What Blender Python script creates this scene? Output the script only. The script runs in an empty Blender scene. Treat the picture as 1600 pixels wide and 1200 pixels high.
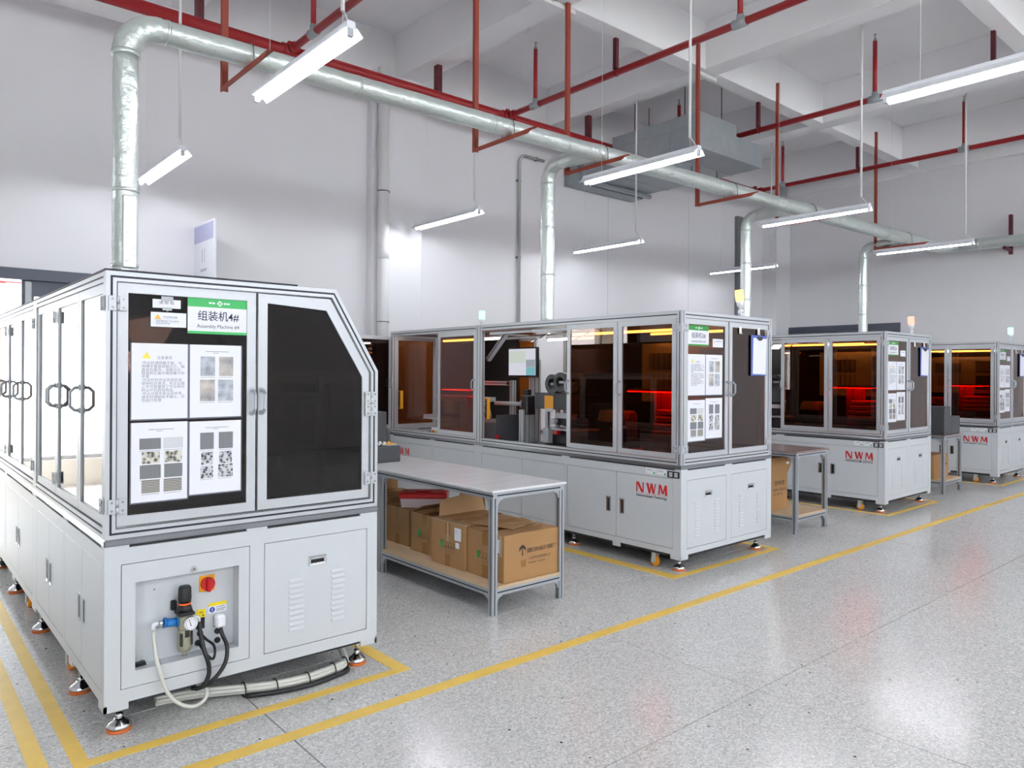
import bpy, bmesh, math, random
from mathutils import Vector, Matrix
random.seed(7)
S = bpy.context.scene
COL = S.collection

# ---------------------------------------------------------------- camera, world, exposure
YAW, ROLL, FPX, CYP, CAMZ = 0.71112, 0.00511, 1157.5, 584.12, 1.55
cam_d = bpy.data.cameras.new('camera')
cam = bpy.data.objects.new('camera', cam_d)
COL.objects.link(cam)
cs, sn = math.cos(YAW), math.sin(YAW)
rot = Matrix(((cs, 0, -sn), (-sn, 0, -cs), (0, 1, 0))).to_4x4()
cam.matrix_world = Matrix.Translation((0, 0, CAMZ)) @ rot @ Matrix.Rotation(ROLL, 4, 'Z')
cam_d.sensor_fit = 'HORIZONTAL'
cam_d.sensor_width = 36.0
cam_d.lens = 36.0 * FPX / 1600.0
cam_d.shift_y = -(600 - CYP) / 1600.0
cam_d.clip_start = 0.05
cam_d.clip_end = 200
S.camera = cam

W = bpy.data.worlds.new('sky')
S.world = W
W.use_nodes = True
_bg = W.node_tree.nodes['Background']
_bg.inputs['Color'].default_value = (0.975, 0.965, 1.0, 1)
_bg.inputs['Strength'].default_value = 11.0
sun_d = bpy.data.lights.new('sun', 'SUN')
sun_d.energy = 12.0
sun_d.color = (1.0, 0.95, 0.87)
sun_d.angle = 0.01
sun = bpy.data.objects.new('sun', sun_d)
COL.objects.link(sun)
sun.rotation_euler = (math.radians(-38), 0, math.radians(8))
S.view_settings.view_transform = 'Standard'
S.view_settings.look = 'None'
S.view_settings.gamma = 1.0
S.view_settings.use_curve_mapping = False
S.view_settings.exposure = 0.36
TUBE_POWER = 60.0
S.cycles.max_bounces = 9
S.cycles.diffuse_bounces = 7
S.cycles.glossy_bounces = 4
S.cycles.transmission_bounces = 6
S.cycles.transparent_max_bounces = 14
S.cycles.caustics_reflective = False
S.cycles.caustics_refractive = False
S.cycles.sample_clamp_indirect = 6.0

# ---------------------------------------------------------------- materials
def lin(c):
    return tuple(((x / 255.0) / 12.92 if x / 255.0 <= 0.04045 else ((x / 255.0 + 0.055) / 1.055) ** 2.4) for x in c)

def mat(name, rgb, rough=0.5, metal=0.0, var=0.0, scale=8.0, bump=0.0, bscale=60.0, spec=0.5, stretch=(1, 1, 1), emis=None, es=0.0):
    m = bpy.data.materials.new(name)
    m.use_nodes = True
    nt = m.node_tree
    b = nt.nodes['Principled BSDF']
    c = lin(rgb)
    b.inputs['Base Color'].default_value = (*c, 1)
    b.inputs['Roughness'].default_value = rough
    b.inputs['Metallic'].default_value = metal
    b.inputs['Specular IOR Level'].default_value = spec
    if emis:
        b.inputs['Emission Color'].default_value = (*lin(emis), 1)
        b.inputs['Emission Strength'].default_value = es
    if var or bump:
        tc = nt.nodes.new('ShaderNodeTexCoord')
        mp = nt.nodes.new('ShaderNodeMapping')
        mp.inputs['Scale'].default_value = stretch
        nt.links.new(tc.outputs['Object'], mp.inputs['Vector'])
    if var:
        n = nt.nodes.new('ShaderNodeTexNoise')
        n.inputs['Scale'].default_value = scale
        n.inputs['Detail'].default_value = 4
        nt.links.new(mp.outputs['Vector'], n.inputs['Vector'])
        r = nt.nodes.new('ShaderNodeMix')
        r.data_type = 'RGBA'
        r.inputs[6].default_value = (*[min(1, x * (1 - var)) for x in c], 1)
        r.inputs[7].default_value = (*[min(1, x * (1 + var)) for x in c], 1)
        nt.links.new(n.outputs['Fac'], r.inputs[0])
        nt.links.new(r.outputs[2], b.inputs['Base Color'])
    if bump:
        n2 = nt.nodes.new('ShaderNodeTexNoise')
        n2.inputs['Scale'].default_value = bscale
        n2.inputs['Detail'].default_value = 3
        nt.links.new(mp.outputs['Vector'], n2.inputs['Vector'])
        bp = nt.nodes.new('ShaderNodeBump')
        bp.inputs['Strength'].default_value = bump
        bp.inputs['Distance'].default_value = 0.01
        nt.links.new(n2.outputs['Fac'], bp.inputs['Height'])
        nt.links.new(bp.outputs['Normal'], b.inputs['Normal'])
    return m

def glass(name, tint, rough=0.0, ior=1.5):
    m = bpy.data.materials.new(name)
    m.use_nodes = True
    nt = m.node_tree
    nt.nodes.remove(nt.nodes['Principled BSDF'])
    out = nt.nodes['Material Output']
    t = nt.nodes.new('ShaderNodeBsdfTransparent')
    t.inputs['Color'].default_value = (*tint, 1)
    g = nt.nodes.new('ShaderNodeBsdfGlossy')
    g.inputs['Roughness'].default_value = rough
    g.inputs['Color'].default_value = (1, 1, 1, 1)
    fr = nt.nodes.new('ShaderNodeFresnel')
    geo = nt.nodes.new('ShaderNodeNewGeometry')      # same reflectance on the way in and out of the sheet
    io = nt.nodes.new('ShaderNodeMapRange')
    io.inputs['To Min'].default_value = ior
    io.inputs['To Max'].default_value = 1.0 / ior
    nt.links.new(geo.outputs['Backfacing'], io.inputs['Value'])
    nt.links.new(io.outputs[0], fr.inputs['IOR'])
    mx = nt.nodes.new('ShaderNodeMixShader')
    nt.links.new(fr.outputs[0], mx.inputs[0])
    nt.links.new(t.outputs[0], mx.inputs[1])
    nt.links.new(g.outputs[0], mx.inputs[2])
    nt.links.new(mx.outputs[0], out.inputs['Surface'])
    return m

def emit(name, rgb, strength):
    m = bpy.data.materials.new(name)
    m.use_nodes = True
    nt = m.node_tree
    nt.nodes.remove(nt.nodes['Principled BSDF'])
    e = nt.nodes.new('ShaderNodeEmission')
    e.inputs['Color'].default_value = (*lin(rgb), 1)
    e.inputs['Strength'].default_value = strength
    nt.links.new(e.outputs[0], nt.nodes['Material Output'].inputs['Surface'])
    return m

def terrazzo():
    m = bpy.data.materials.new('terrazzo')
    m.use_nodes = True
    nt = m.node_tree
    N, Lk = nt.nodes, nt.links
    b = N['Principled BSDF']
    tc = N.new('ShaderNodeNewGeometry')
    v = N.new('ShaderNodeTexVoronoi')
    v.inputs['Scale'].default_value = 120
    Lk.new(tc.outputs['Position'], v.inputs['Vector'])
    sep = N.new('ShaderNodeSeparateColor')
    Lk.new(v.outputs['Color'], sep.inputs[0])
    rp = N.new('ShaderNodeValToRGB')
    e = rp.color_ramp.elements
    e[0].position = 0.0
    e[0].color = (*lin((176, 176, 174)), 1)
    e[1].position = 1.0
    e[1].color = (*lin((228, 227, 224)), 1)
    for p, c in ((0.25, (193, 193, 191)), (0.6, (207, 206, 204)), (0.85, (217, 216, 213))):
        q = e.new(p)
        q.color = (*lin(c), 1)
    Lk.new(sep.outputs[0], rp.inputs[0])
    v2 = N.new('ShaderNodeTexVoronoi')
    v2.inputs['Scale'].default_value = 13
    Lk.new(tc.outputs['Position'], v2.inputs['Vector'])
    lt = N.new('ShaderNodeMath')
    lt.operation = 'LESS_THAN'
    lt.inputs[1].default_value = 0.085
    Lk.new(v2.outputs['Distance'], lt.inputs[0])
    sep2 = N.new('ShaderNodeSeparateColor')
    Lk.new(v2.outputs['Color'], sep2.inputs[0])
    gt = N.new('ShaderNodeMath')
    gt.operation = 'GREATER_THAN'
    gt.inputs[1].default_value = 0.72
    Lk.new(sep2.outputs[1], gt.inputs[0])
    mu = N.new('ShaderNodeMath')
    mu.operation = 'MULTIPLY'
    Lk.new(lt.outputs[0], mu.inputs[0])
    Lk.new(gt.outputs[0], mu.inputs[1])
    mx = N.new('ShaderNodeMix')
    mx.data_type = 'RGBA'
    mx.inputs[7].default_value = (*lin((62, 60, 58)), 1)
    Lk.new(mu.outputs[0], mx.inputs[0])
    Lk.new(rp.outputs[0], mx.inputs[6])
    n = N.new('ShaderNodeTexNoise')
    n.inputs['Scale'].default_value = 1.3
    n.inputs['Detail'].default_value = 5
    Lk.new(tc.outputs['Position'], n.inputs['Vector'])
    mr = N.new('ShaderNodeMapRange')
    mr.inputs['To Min'].default_value = 0.95
    mr.inputs['To Max'].default_value = 1.03
    Lk.new(n.outputs['Fac'], mr.inputs['Value'])
    mm = N.new('ShaderNodeMix')
    mm.data_type = 'RGBA'
    mm.blend_type = 'MULTIPLY'
    mm.inputs[0].default_value = 1.0
    Lk.new(mx.outputs[2], mm.inputs[6])
    Lk.new(mr.outputs[0], mm.inputs[7])
    Lk.new(mm.outputs[2], b.inputs['Base Color'])
    mr2 = N.new('ShaderNodeMapRange')
    mr2.inputs['To Min'].default_value = 0.15
    mr2.inputs['To Max'].default_value = 0.22
    Lk.new(n.outputs['Fac'], mr2.inputs['Value'])
    Lk.new(mr2.outputs[0], b.inputs['Roughness'])
    b.inputs['Specular IOR Level'].default_value = 0.55
    return m

def photo_mat(name, c0, c1, scale, kind='noise', ang=0.0):
    m = bpy.data.materials.new(name)
    m.use_nodes = True
    nt = m.node_tree
    b = nt.nodes['Principled BSDF']
    b.inputs['Roughness'].default_value = 0.5
    tc = nt.nodes.new('ShaderNodeTexCoord')
    mp = nt.nodes.new('ShaderNodeMapping')
    mp.inputs['Rotation'].default_value = (0, ang, 0)
    nt.links.new(tc.outputs['Object'], mp.inputs['Vector'])
    if kind == 'wave':
        n = nt.nodes.new('ShaderNodeTexWave')
        n.inputs['Distortion'].default_value = 1.5
    elif kind == 'chk':
        n = nt.nodes.new('ShaderNodeTexVoronoi')
    else:
        n = nt.nodes.new('ShaderNodeTexNoise')
        n.inputs['Detail'].default_value = 3
    n.inputs['Scale'].default_value = scale
    nt.links.new(mp.outputs['Vector'], n.inputs['Vector'])
    r = nt.nodes.new('ShaderNodeValToRGB')
    r.color_ramp.elements[0].color = (*lin(c0), 1)
    r.color_ramp.elements[0].position = 0.25
    r.color_ramp.elements[1].color = (*lin(c1), 1)
    r.color_ramp.elements[1].position = 0.7
    nt.links.new(n.outputs[0], r.inputs[0])
    nt.links.new(r.outputs[0], b.inputs['Base Color'])
    return m

M = {}
M['wall'] = mat('wall_paint', (228, 227, 230), 0.85, var=0.03, scale=0.8, bump=0.03, bscale=30)
M['ceil'] = mat('ceiling_paint', (240, 240, 242), 0.85, var=0.03, scale=1.0)
M['terrazzo'] = terrazzo()
M['joint'] = mat('floor_joint', (74, 74, 76), 0.8)
M['yellow_line'] = mat('yellow_floor_paint', (236, 198, 92), 0.45, var=0.12, scale=9)
M['white'] = mat('white_powder_coat', (197, 201, 205), 0.38, var=0.012, scale=3)
M['seam'] = mat('dark_seam', (52, 54, 58), 0.7)
M['alu'] = mat('anodised_aluminium', (194, 197, 201), 0.42, metal=0.4, var=0.03, scale=4)
M['alu2'] = mat('grey_aluminium_profile', (176, 181, 187), 0.36, metal=0.6, var=0.03, scale=4)
M['slot'] = mat('black_slot_strip', (33, 35, 46), 0.6)
M['steel'] = mat('brushed_stainless', (146, 149, 154), 0.28, metal=0.9, var=0.12, scale=5, stretch=(1, 1, 14))
M['chrome'] = mat('chrome', (225, 227, 230), 0.12, metal=1.0)
M['screw'] = mat('screw_head', (150, 152, 155), 0.3, metal=0.9)
M['amber'] = glass('amber_acrylic', (0.49, 0.25, 0.10))
M['smoke'] = glass('smoked_brown_acrylic', (0.20, 0.14, 0.12))
M['clear'] = glass('clear_acrylic', (0.80, 0.78, 0.74), ior=1.55)
M['window_glass'] = glass('window_glass', (0.93, 0.96, 0.96))
M['plastic_clear'] = mat('frosted_plastic', (214, 200, 204), 0.3)
M['red_plastic'] = mat('red_plastic', (206, 24, 28), 0.35)
M['orange_rubber'] = mat('orange_rubber', (212, 108, 42), 0.6)
M['orange_wheel'] = mat('orange_polyurethane', (236, 150, 26), 0.4)
M['black'] = mat('black_plastic', (24, 25, 28), 0.45)
M['blackmatt'] = mat('black_matt', (14, 15, 18), 0.7)
M['dgrey'] = mat('dark_grey_paint', (66, 68, 72), 0.5, var=0.04)
M['mgrey'] = mat('mid_grey_paint', (112, 115, 118), 0.45, var=0.05)
M['lgrey'] = mat('light_grey_paint', (178, 182, 186), 0.45, var=0.04)
M['slate'] = mat('slate_door_frame', (68, 74, 88), 0.4)
M['red_pipe'] = mat('red_pipe_paint', (158, 22, 28), 0.42, var=0.12, scale=6)
M['red_hanger'] = mat('red_oxide_steel', (150, 62, 44), 0.55, var=0.12, scale=10)
M['maroon'] = mat('maroon_channel', (92, 32, 40), 0.5, var=0.08)
M['foil'] = mat('aluminium_foil_wrap', (216, 224, 220), 0.32, metal=0.62, var=0.10, scale=6, bump=0.9, bscale=22)
M['galv'] = mat('galvanised_sheet', (158, 164, 168), 0.45, metal=0.25, var=0.16, scale=5, bump=0.05, bscale=4)
M['pvc'] = mat('white_pvc', (226, 226, 226), 0.4)
M['conduit'] = mat('grey_conduit', (168, 170, 168), 0.45, var=0.08)
M['lamp_white'] = mat('white_lamp_enamel', (232, 234, 240), 0.4)
M['tube'] = emit('led_tube_glow', (246, 248, 255), TUBE_POWER)
M['tube_in'] = emit('machine_tube_glow', (252, 250, 240), 20.0)
M['red_glow'] = emit('red_led_glow', (255, 30, 18), 11.0)
M['red_soft'] = emit('soft_red_glow', (255, 40, 26), 4.0)
M['lens_orange'] = emit('orange_signal_glow', (255, 196, 96), 3.6)
M['lens_red'] = emit('red_signal_glow', (255, 120, 104), 3.4)
M['lens_green'] = emit('green_signal_glow', (140, 255, 186), 2.6)
M['screen'] = emit('monitor_backlight', (214, 214, 226), 0.75)
M['screen_teal'] = emit('monitor_teal', (128, 186, 196), 0.7)
M['screen_grey'] = emit('monitor_grey', (160, 166, 176), 0.7)
M['screen_green'] = emit('monitor_pale_green', (206, 216, 206), 0.7)
M['paper'] = mat('white_paper', (228, 229, 236), 0.6)
M['sleeve'] = mat('dark_sleeve_edge', (96, 98, 112), 0.4)
M['ink'] = mat('grey_ink', (128, 130, 138), 0.7)
M['inkd'] = mat('dark_navy_ink', (24, 28, 66), 0.6)
M['inkb'] = mat('black_ink', (34, 32, 32), 0.7)
M['green'] = mat('green_print', (62, 178, 96), 0.5)
M['green2'] = mat('deep_green_print', (40, 140, 52), 0.5)
M['warn'] = mat('yellow_print', (238, 218, 92), 0.5)
M['warn2'] = mat('orange_print', (238, 180, 70), 0.5)
M['ylabel'] = mat('yellow_label', (240, 214, 30), 0.5)
M['yorange'] = mat('yellow_orange_plate', (238, 166, 26), 0.45)
M['switch_red'] = mat('switch_red', (190, 24, 26), 0.35)
M['blue'] = mat('blue_fitting', (24, 116, 190), 0.3)
M['bluep'] = mat('blue_print', (32, 70, 176), 0.5)
M['blueboard'] = mat('blue_clipboard', (84, 104, 182), 0.5)
M['beige_metal'] = mat('pale_olive_metal', (168, 166, 146), 0.4, metal=0.5)
M['orange_band'] = mat('orange_band', (238, 98, 34), 0.4)
M['hose'] = mat('milky_hose', (206, 206, 198), 0.3)
M['logo_red'] = mat('logo_red', (196, 32, 34), 0.5)
M['carton'] = mat('kraft_cardboard', (164, 124, 80), 0.8, var=0.10, scale=3.0, bump=0.05, bscale=40)
M['carton_in'] = mat('cardboard_inside', (178, 142, 100), 0.8, var=0.08, scale=4)
M['tape'] = mat('brown_packing_tape', (150, 108, 62), 0.22, var=0.05)
M['clear_tape'] = mat('shiny_clear_tape', (190, 168, 140), 0.12, spec=0.9)
M['ply'] = mat('plywood', (202, 176, 142), 0.6, var=0.14, scale=5, stretch=(6, 1, 1))
M['tabletop'] = mat('grey_laminate_top', (224, 225, 227), 0.22, var=0.12, scale=3, stretch=(1, 4, 1))
M['brownmat'] = mat('brown_laminate_top', (132, 112, 108), 0.25, var=0.15, scale=4)
M['glove'] = mat('white_cloth', (226, 226, 226), 0.8)
M['reel'] = mat('charcoal_reel', (52, 54, 58), 0.4)
M['copper'] = mat('red_brown_tube', (132, 44, 34), 0.4)
M['stone'] = mat('pale_column_plaster', (232, 226, 216), 0.8)
M['ground'] = mat('outdoor_paving', (230, 227, 221), 0.8, var=0.05)
PH = [photo_mat('photo_gloves', (108, 112, 124), (196, 202, 212), 22), photo_mat('photo_hand', (120, 124, 130), (206, 196, 188), 18),
      photo_mat('photo_tray', (64, 66, 72), (150, 152, 156), 60, 'wave'), photo_mat('photo_pale', (170, 172, 178), (226, 228, 232), 70, 'wave', 0.6),
      photo_mat('photo_parts', (70, 70, 66), (212, 208, 196), 60, 'chk'), photo_mat('photo_slots', (92, 90, 86), (176, 172, 166), 45, 'wave', 1.57),
      photo_mat('photo_grid', (44, 44, 48), (198, 200, 204), 75, 'chk')]

# ---------------------------------------------------------------- mesh helpers
class MB:
    def __init__(s):
        s.bm = bmesh.new()

    def _mi(s, faces, mi, smooth=False):
        for f in faces:
            f.material_index = mi
            f.smooth = smooth

    def box(s, x0, y0, z0, x1, y1, z1, mi=0, b=0.0, rot=None, piv=None):
        if x0 > x1: x0, x1 = x1, x0
        if y0 > y1: y0, y1 = y1, y0
        if z0 > z1: z0, z1 = z1, z0
        vs = [s.bm.verts.new(p) for p in ((x0, y0, z0), (x1, y0, z0), (x1, y1, z0), (x0, y1, z0), (x0, y0, z1), (x1, y0, z1), (x1, y1, z1), (x0, y1, z1))]
        fs = [s.bm.faces.new([vs[i] for i in q]) for q in ((0, 3, 2, 1), (4, 5, 6, 7), (0, 1, 5, 4), (1, 2, 6, 5), (2, 3, 7, 6), (3, 0, 4, 7))]
        s._mi(fs, mi)
        if rot is not None:
            bmesh.ops.rotate(s.bm, verts=vs, cent=piv or ((x0 + x1) / 2, (y0 + y1) / 2, (z0 + z1) / 2), matrix=rot)
        if b > 0:
            es = list({e for f in fs for e in f.edges})
            r = bmesh.ops.bevel(s.bm, geom=es, offset=min(b, 0.45 * min(x1 - x0, y1 - y0, z1 - z0)), segments=1, profile=0.5, affect='EDGES')
            s._mi(r['faces'], mi)
        return s

    def prism(s, poly, axis, a0, a1, mi=0):
        def P(u, v, a):
            return {'x': (a, u, v), 'y': (u, a, v), 'z': (u, v, a)}[axis]
        A = [s.bm.verts.new(P(u, v, a0)) for u, v in poly]
        B = [s.bm.verts.new(P(u, v, a1)) for u, v in poly]
        fs = [s.bm.faces.new(A), s.bm.faces.new(B)]
        n = len(poly)
        for i in range(n):
            fs.append(s.bm.faces.new((A[i], A[(i + 1) % n], B[(i + 1) % n], B[i])))
        s._mi(fs, mi)
        return s

    def ring(s, outer, inner, axis, a0, a1, mi=0):
        def P(u, v, a):
            return {'x': (a, u, v), 'y': (u, a, v), 'z': (u, v, a)}[axis]
        n = len(outer)
        R = [[s.bm.verts.new(P(u, v, a)) for u, v in poly] for a in (a0, a1) for poly in (outer, inner)]
        fs = []
        for i in range(n):
            j = (i + 1) % n
            fs.append(s.bm.faces.new((R[0][i], R[0][j], R[1][j], R[1][i])))
            fs.append(s.bm.faces.new((R[2][i], R[2][j], R[3][j], R[3][i])))
            fs.append(s.bm.faces.new((R[0][i], R[0][j], R[2][j], R[2][i])))
            fs.append(s.bm.faces.new((R[1][i], R[1][j], R[3][j], R[3][i])))
        s._mi(fs, mi)
        return s

    def tube(s, pts, r, n=10, mi=0, cap=True, radii=None, smooth=True):
        pts = [Vector(p) for p in pts]
        rings = []
        t0 = (pts[1] - pts[0]).normalized()
        up = Vector((0, 0, 1)) if abs(t0.z) < 0.9 else Vector((1, 0, 0))
        nrm = (up - t0 * up.dot(t0)).normalized()
        for i, p in enumerate(pts):
            if i == 0: t = pts[1] - pts[0]
            elif i == len(pts) - 1: t = pts[-1] - pts[-2]
            else: t = (pts[i + 1] - p).normalized() + (p - pts[i - 1]).normalized()
            t = t.normalized()
            nrm = (nrm - t * nrm.dot(t))
            nrm = nrm.normalized() if nrm.length > 1e-6 else t.orthogonal().normalized()
            bn = t.cross(nrm)
            rr = radii[i] if radii else r
            rings.append([s.bm.verts.new(p + (nrm * math.cos(2 * math.pi * k / n) + bn * math.sin(2 * math.pi * k / n)) * rr) for k in range(n)])
        fs = []
        for a, b in zip(rings, rings[1:]):
            for k in range(n):
                fs.append(s.bm.faces.new((a[k], a[(k + 1) % n], b[(k + 1) % n], b[k])))
        s._mi(fs, mi, smooth)
        if cap:
            s._mi([s.bm.faces.new(rings[0][::-1]), s.bm.faces.new(rings[-1])], mi)
        return s

    def cyl(s, p0, p1, r, r1=None, n=16, mi=0, smooth=True):
        return s.tube([p0, p1], r, n, mi, True, [r, r if r1 is None else r1], smooth)

    def lathe(s, prof, c, n=20, mi=0, axis='z'):
        c = Vector(c)
        rings = []
        for r, h in prof:
            ring = []
            for k in range(n):
                a = 2 * math.pi * k / n
                u, v = r * math.cos(a), r * math.sin(a)
                ring.append(s.bm.verts.new(c + Vector({'z': (u, v, h), 'y': (u, h, v), 'x': (h, u, v)}[axis])))
            rings.append(ring)
        fs = []
        for a, b in zip(rings, rings[1:]):
            for k in range(n):
                fs.append(s.bm.faces.new((a[k], a[(k + 1) % n], b[(k + 1) % n], b[k])))
        s._mi(fs, mi, True)
        s._mi([s.bm.faces.new(rings[0][::-1]), s.bm.faces.new(rings[-1])], mi)
        return s

    def poly(s, pts, mi=0):
        s._mi([s.bm.faces.new([s.bm.verts.new(p) for p in pts])], mi)
        return s

    def extr(s, axis, a0, a1, u0, v0, u1, v1, gu=True, gv=True, two=False):
        """slotted aluminium profile along axis; grooves on the u and v sides, filled with dark strip"""
        d, g = 0.005, 0.0045
        pts = []
        um, vm = (u0 + u1) / 2, (v0 + v1) / 2
        pts += [(u0, v0)]
        if gv: pts += [(um - g, v0), (um - g, v0 + d), (um + g, v0 + d), (um + g, v0)]
        pts += [(u1, v0)]
        if gu: pts += [(u1, vm - g), (u1 - d, vm - g), (u1 - d, vm + g), (u1, vm + g)]
        pts += [(u1, v1)]
        if gv: pts += [(um + g, v1), (um + g, v1 - d), (um - g, v1 - d), (um - g, v1)]
        pts += [(u0, v1)]
        if gu: pts += [(u0, vm + g), (u0 + d, vm + g), (u0 + d, vm - g), (u0, vm - g)]
        s.prism(pts, axis, a0, a1, 0)
        e = 0.0012
        def bx(ua, va, ub, vb):
            lo, hi = min(a0, a1), max(a0, a1)
            lo, hi = lo + 0.001, hi - 0.001
            if axis == 'x': s.box(lo, ua, va, hi, ub, vb, 1)
            elif axis == 'y': s.box(ua, lo, va, ub, hi, vb, 1)
            else: s.box(ua, va, lo, ub, vb, hi, 1)
        if gu:
            bx(u0 + e, vm - g + 0.0002, u0 + d - 0.0002, vm + g - 0.0002)
            bx(u1 - d + 0.0002, vm - g + 0.0002, u1 - e, vm + g - 0.0002)
        if gv:
            bx(um - g + 0.0002, v0 + e, um + g - 0.0002, v0 + d - 0.0002)
            bx(um - g + 0.0002, v1 - d + 0.0002, um + g - 0.0002, v1 - e)
        return s

    def obj(s, name, mats, parent=None, loc=None):
        bmesh.ops.recalc_face_normals(s.bm, faces=s.bm.faces)
        me = bpy.data.meshes.new(name)
        s.bm.to_mesh(me)
        s.bm.free()
        for m in (mats if isinstance(mats, (list, tuple)) else [mats]):
            me.materials.append(M[m] if isinstance(m, str) else m)
        o = bpy.data.objects.new(name, me)
        COL.objects.link(o)
        if parent is not None: o.parent = parent
        if loc is not None: o.location = loc
        return o

def thing(name, label, cat, loc=(0, 0, 0), group=None, rz=0.0):
    o = bpy.data.objects.new(name, None)
    o.empty_display_size = 0.1
    COL.objects.link(o)
    o.location = loc
    o.rotation_euler = (0, 0, rz)
    return tag(o, label, cat, group)

def tag(o, label, cat, group=None):
    o['label'] = label
    o['category'] = cat
    if group: o['group'] = group
    return o

def struct(o):
    o['kind'] = 'structure'
    return o

def kids(o):
    return [c for c in bpy.data.objects if c.parent == o]

def dup(root, loc=None, skip=()):
    r = root.copy()
    COL.objects.link(r)
    if loc is not None: r.location = loc
    allk = {}
    for c in bpy.data.objects:
        if c.parent is not None: allk.setdefault(c.parent.name, []).append(c)
    for ch in allk.get(root.name, []):
        if ch.get('only_here') or ch.name.split('.')[0] in skip: continue
        c = ch.copy()
        COL.objects.link(c)
        c.parent = r
        for g in allk.get(ch.name, []):
            d = g.copy()
            COL.objects.link(d)
            d.parent = c
    return r

_tx = {}
def text(name, s, size, m, parent, o, xd=(1, 0, 0), yd=(0, 0, 1), align='LEFT', sx=1.0, spacing=1.0, line=1.0, bold=0.0):
    """flat printed lettering"""
    key = (s, size, align, spacing, line, bold, m)
    if key not in _tx:
        cu = bpy.data.curves.new(name, 'FONT')
        cu.body = s
        cu.size = size
        cu.align_x = align
        cu.space_character = spacing
        cu.space_line = line
        cu.resolution_u = 2
        cu.offset = bold
        t = bpy.data.objects.new('t', cu)
        COL.objects.link(t)
        dg = bpy.context.evaluated_depsgraph_get()
        me = bpy.data.meshes.new_from_object(t.evaluated_get(dg))
        me.name = name
        me.materials.clear()
        me.materials.append(M[m])
        bpy.data.objects.remove(t)
        bpy.data.curves.remove(cu)
        _tx[key] = me
    ob = bpy.data.objects.new(name, _tx[key])
    COL.objects.link(ob)
    ob.parent = parent
    x, y = Vector(xd), Vector(yd)
    z = x.cross(y)
    mt = Matrix((x * sx, y, z)).transposed().to_4x4()
    mt.translation = Vector(o)
    ob.matrix_local = mt
    return ob

def smooth(pts, k=4):
    """Catmull-Rom through the points"""
    P = [Vector(p) for p in pts]
    P = [P[0] * 2 - P[1]] + P + [P[-1] * 2 - P[-2]]
    out = []
    for i in range(1, len(P) - 2):
        a, b, c, d = P[i - 1:i + 3]
        for j in range(k):
            t = j / k
            out.append(0.5 * ((2 * b) + (c - a) * t + (2 * a - 5 * b + 4 * c - d) * t * t + (3 * b - a - 3 * c + d) * t ** 3))
    return out + [P[-2]]

def arc(c, u, v, r, a0, a1, n=6):
    c, u, v = Vector(c), Vector(u), Vector(v)
    return [c + u * (r * math.cos(a0 + (a1 - a0) * i / n)) + v * (r * math.sin(a0 + (a1 - a0) * i / n)) for i in range(n + 1)]

# ================================================================= THE SETTING
RX0, RX1, RY0, RY1, RZ = -4.5, 14.75, -7.0, 8.4, 6.0

fl = struct(MB().box(-7, -7.2, -0.12, 15.0, 11.8, -0.006).obj('floor', 'joint'))
xs = [RX0] + [1.35 + 1.95 * k for k in range(-2, 7)] + [RX1]
ys = [RY0] + [3.66 + 1.69 * k for k in range(-6, 3)] + [RY1]
for xa, xb in zip(xs, xs[1:]):
    for ya, yb in zip(ys, ys[1:]):
        g = 0.0028
        MB().box(xa + g, ya + g, -0.03, xb - g, yb - g, 0).obj('floor_slab', 'terrazzo', fl)
for k in range(6):
    MB().box(-6 + 2.4 * k + 0.003, 8.405, -0.03, -3.6 + 2.4 * k - 0.003, 11.6, 0).obj('floor_slab', 'terrazzo', fl)

def line(x0, y0, x1, y1):
    MB().box(x0, y0, 0.0002, x1, y1, 0.0014).obj('marking_line', 'yellow_line', fl)
line(-3.0, 2.965, 14.7, 3.04)
line(0.597, 3.28, 2.138, 3.34)
line(0.597, 3.34, 0.656, 8.2)
line(2.06, 3.34, 2.138, 7.9)
line(0.46, -3.0, 0.525, 2.965)
line(0.46, 3.04, 0.525, 8.2)
line(4.60, 3.445, 6.14, 3.505)
line(4.60, 3.505, 4.70, 7.9)
line(6.07, 3.505, 6.14, 7.9)
line(8.50, 3.47, 9.98, 3.53)
line(8.50, 3.53, 8.57, 7.9)
line(9.91, 3.53, 9.98, 7.9)
line(12.1, 3.40, 13.68, 3.46)
line(12.1, 3.46, 12.17, 7.9)
line(13.61, 3.46, 13.68, 7.9)

ceil = struct(MB().box(RX0 - 0.2, RY0 - 0.2, RZ, RX1 + 0.2, RY1 + 0.2, RZ + 0.2).obj('ceiling', 'ceil'))
# beams across (along Y) and secondary beams (along X)
BX = [(-3.35, -3.05), (-0.55, -0.25), (2.33, 2.63), (5.18, 5.52), (7.93, 8.22), (10.98, 11.28), (13.9, 14.2)]
for xa, xb in BX:
    MB().box(xa, RY0, 5.41, xb, RY1, RZ, b=0.006).obj('ceiling_beam', 'ceil', ceil)
for ya, yb, zb in ((5.49, 5.70, 5.40), (2.58, 2.78, 5.40), (-0.35, -0.15, 5.40), (-3.3, -3.1, 5.40)):
    cuts = [RX0] + [v for p in BX for v in p] + [RX1]
    for xa, xb in zip(cuts[0::2], cuts[1::2]):
        MB().box(xa, ya, zb, xb, yb, RZ, b=0.004).obj('ceiling_beam', 'ceil', ceil)

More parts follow.
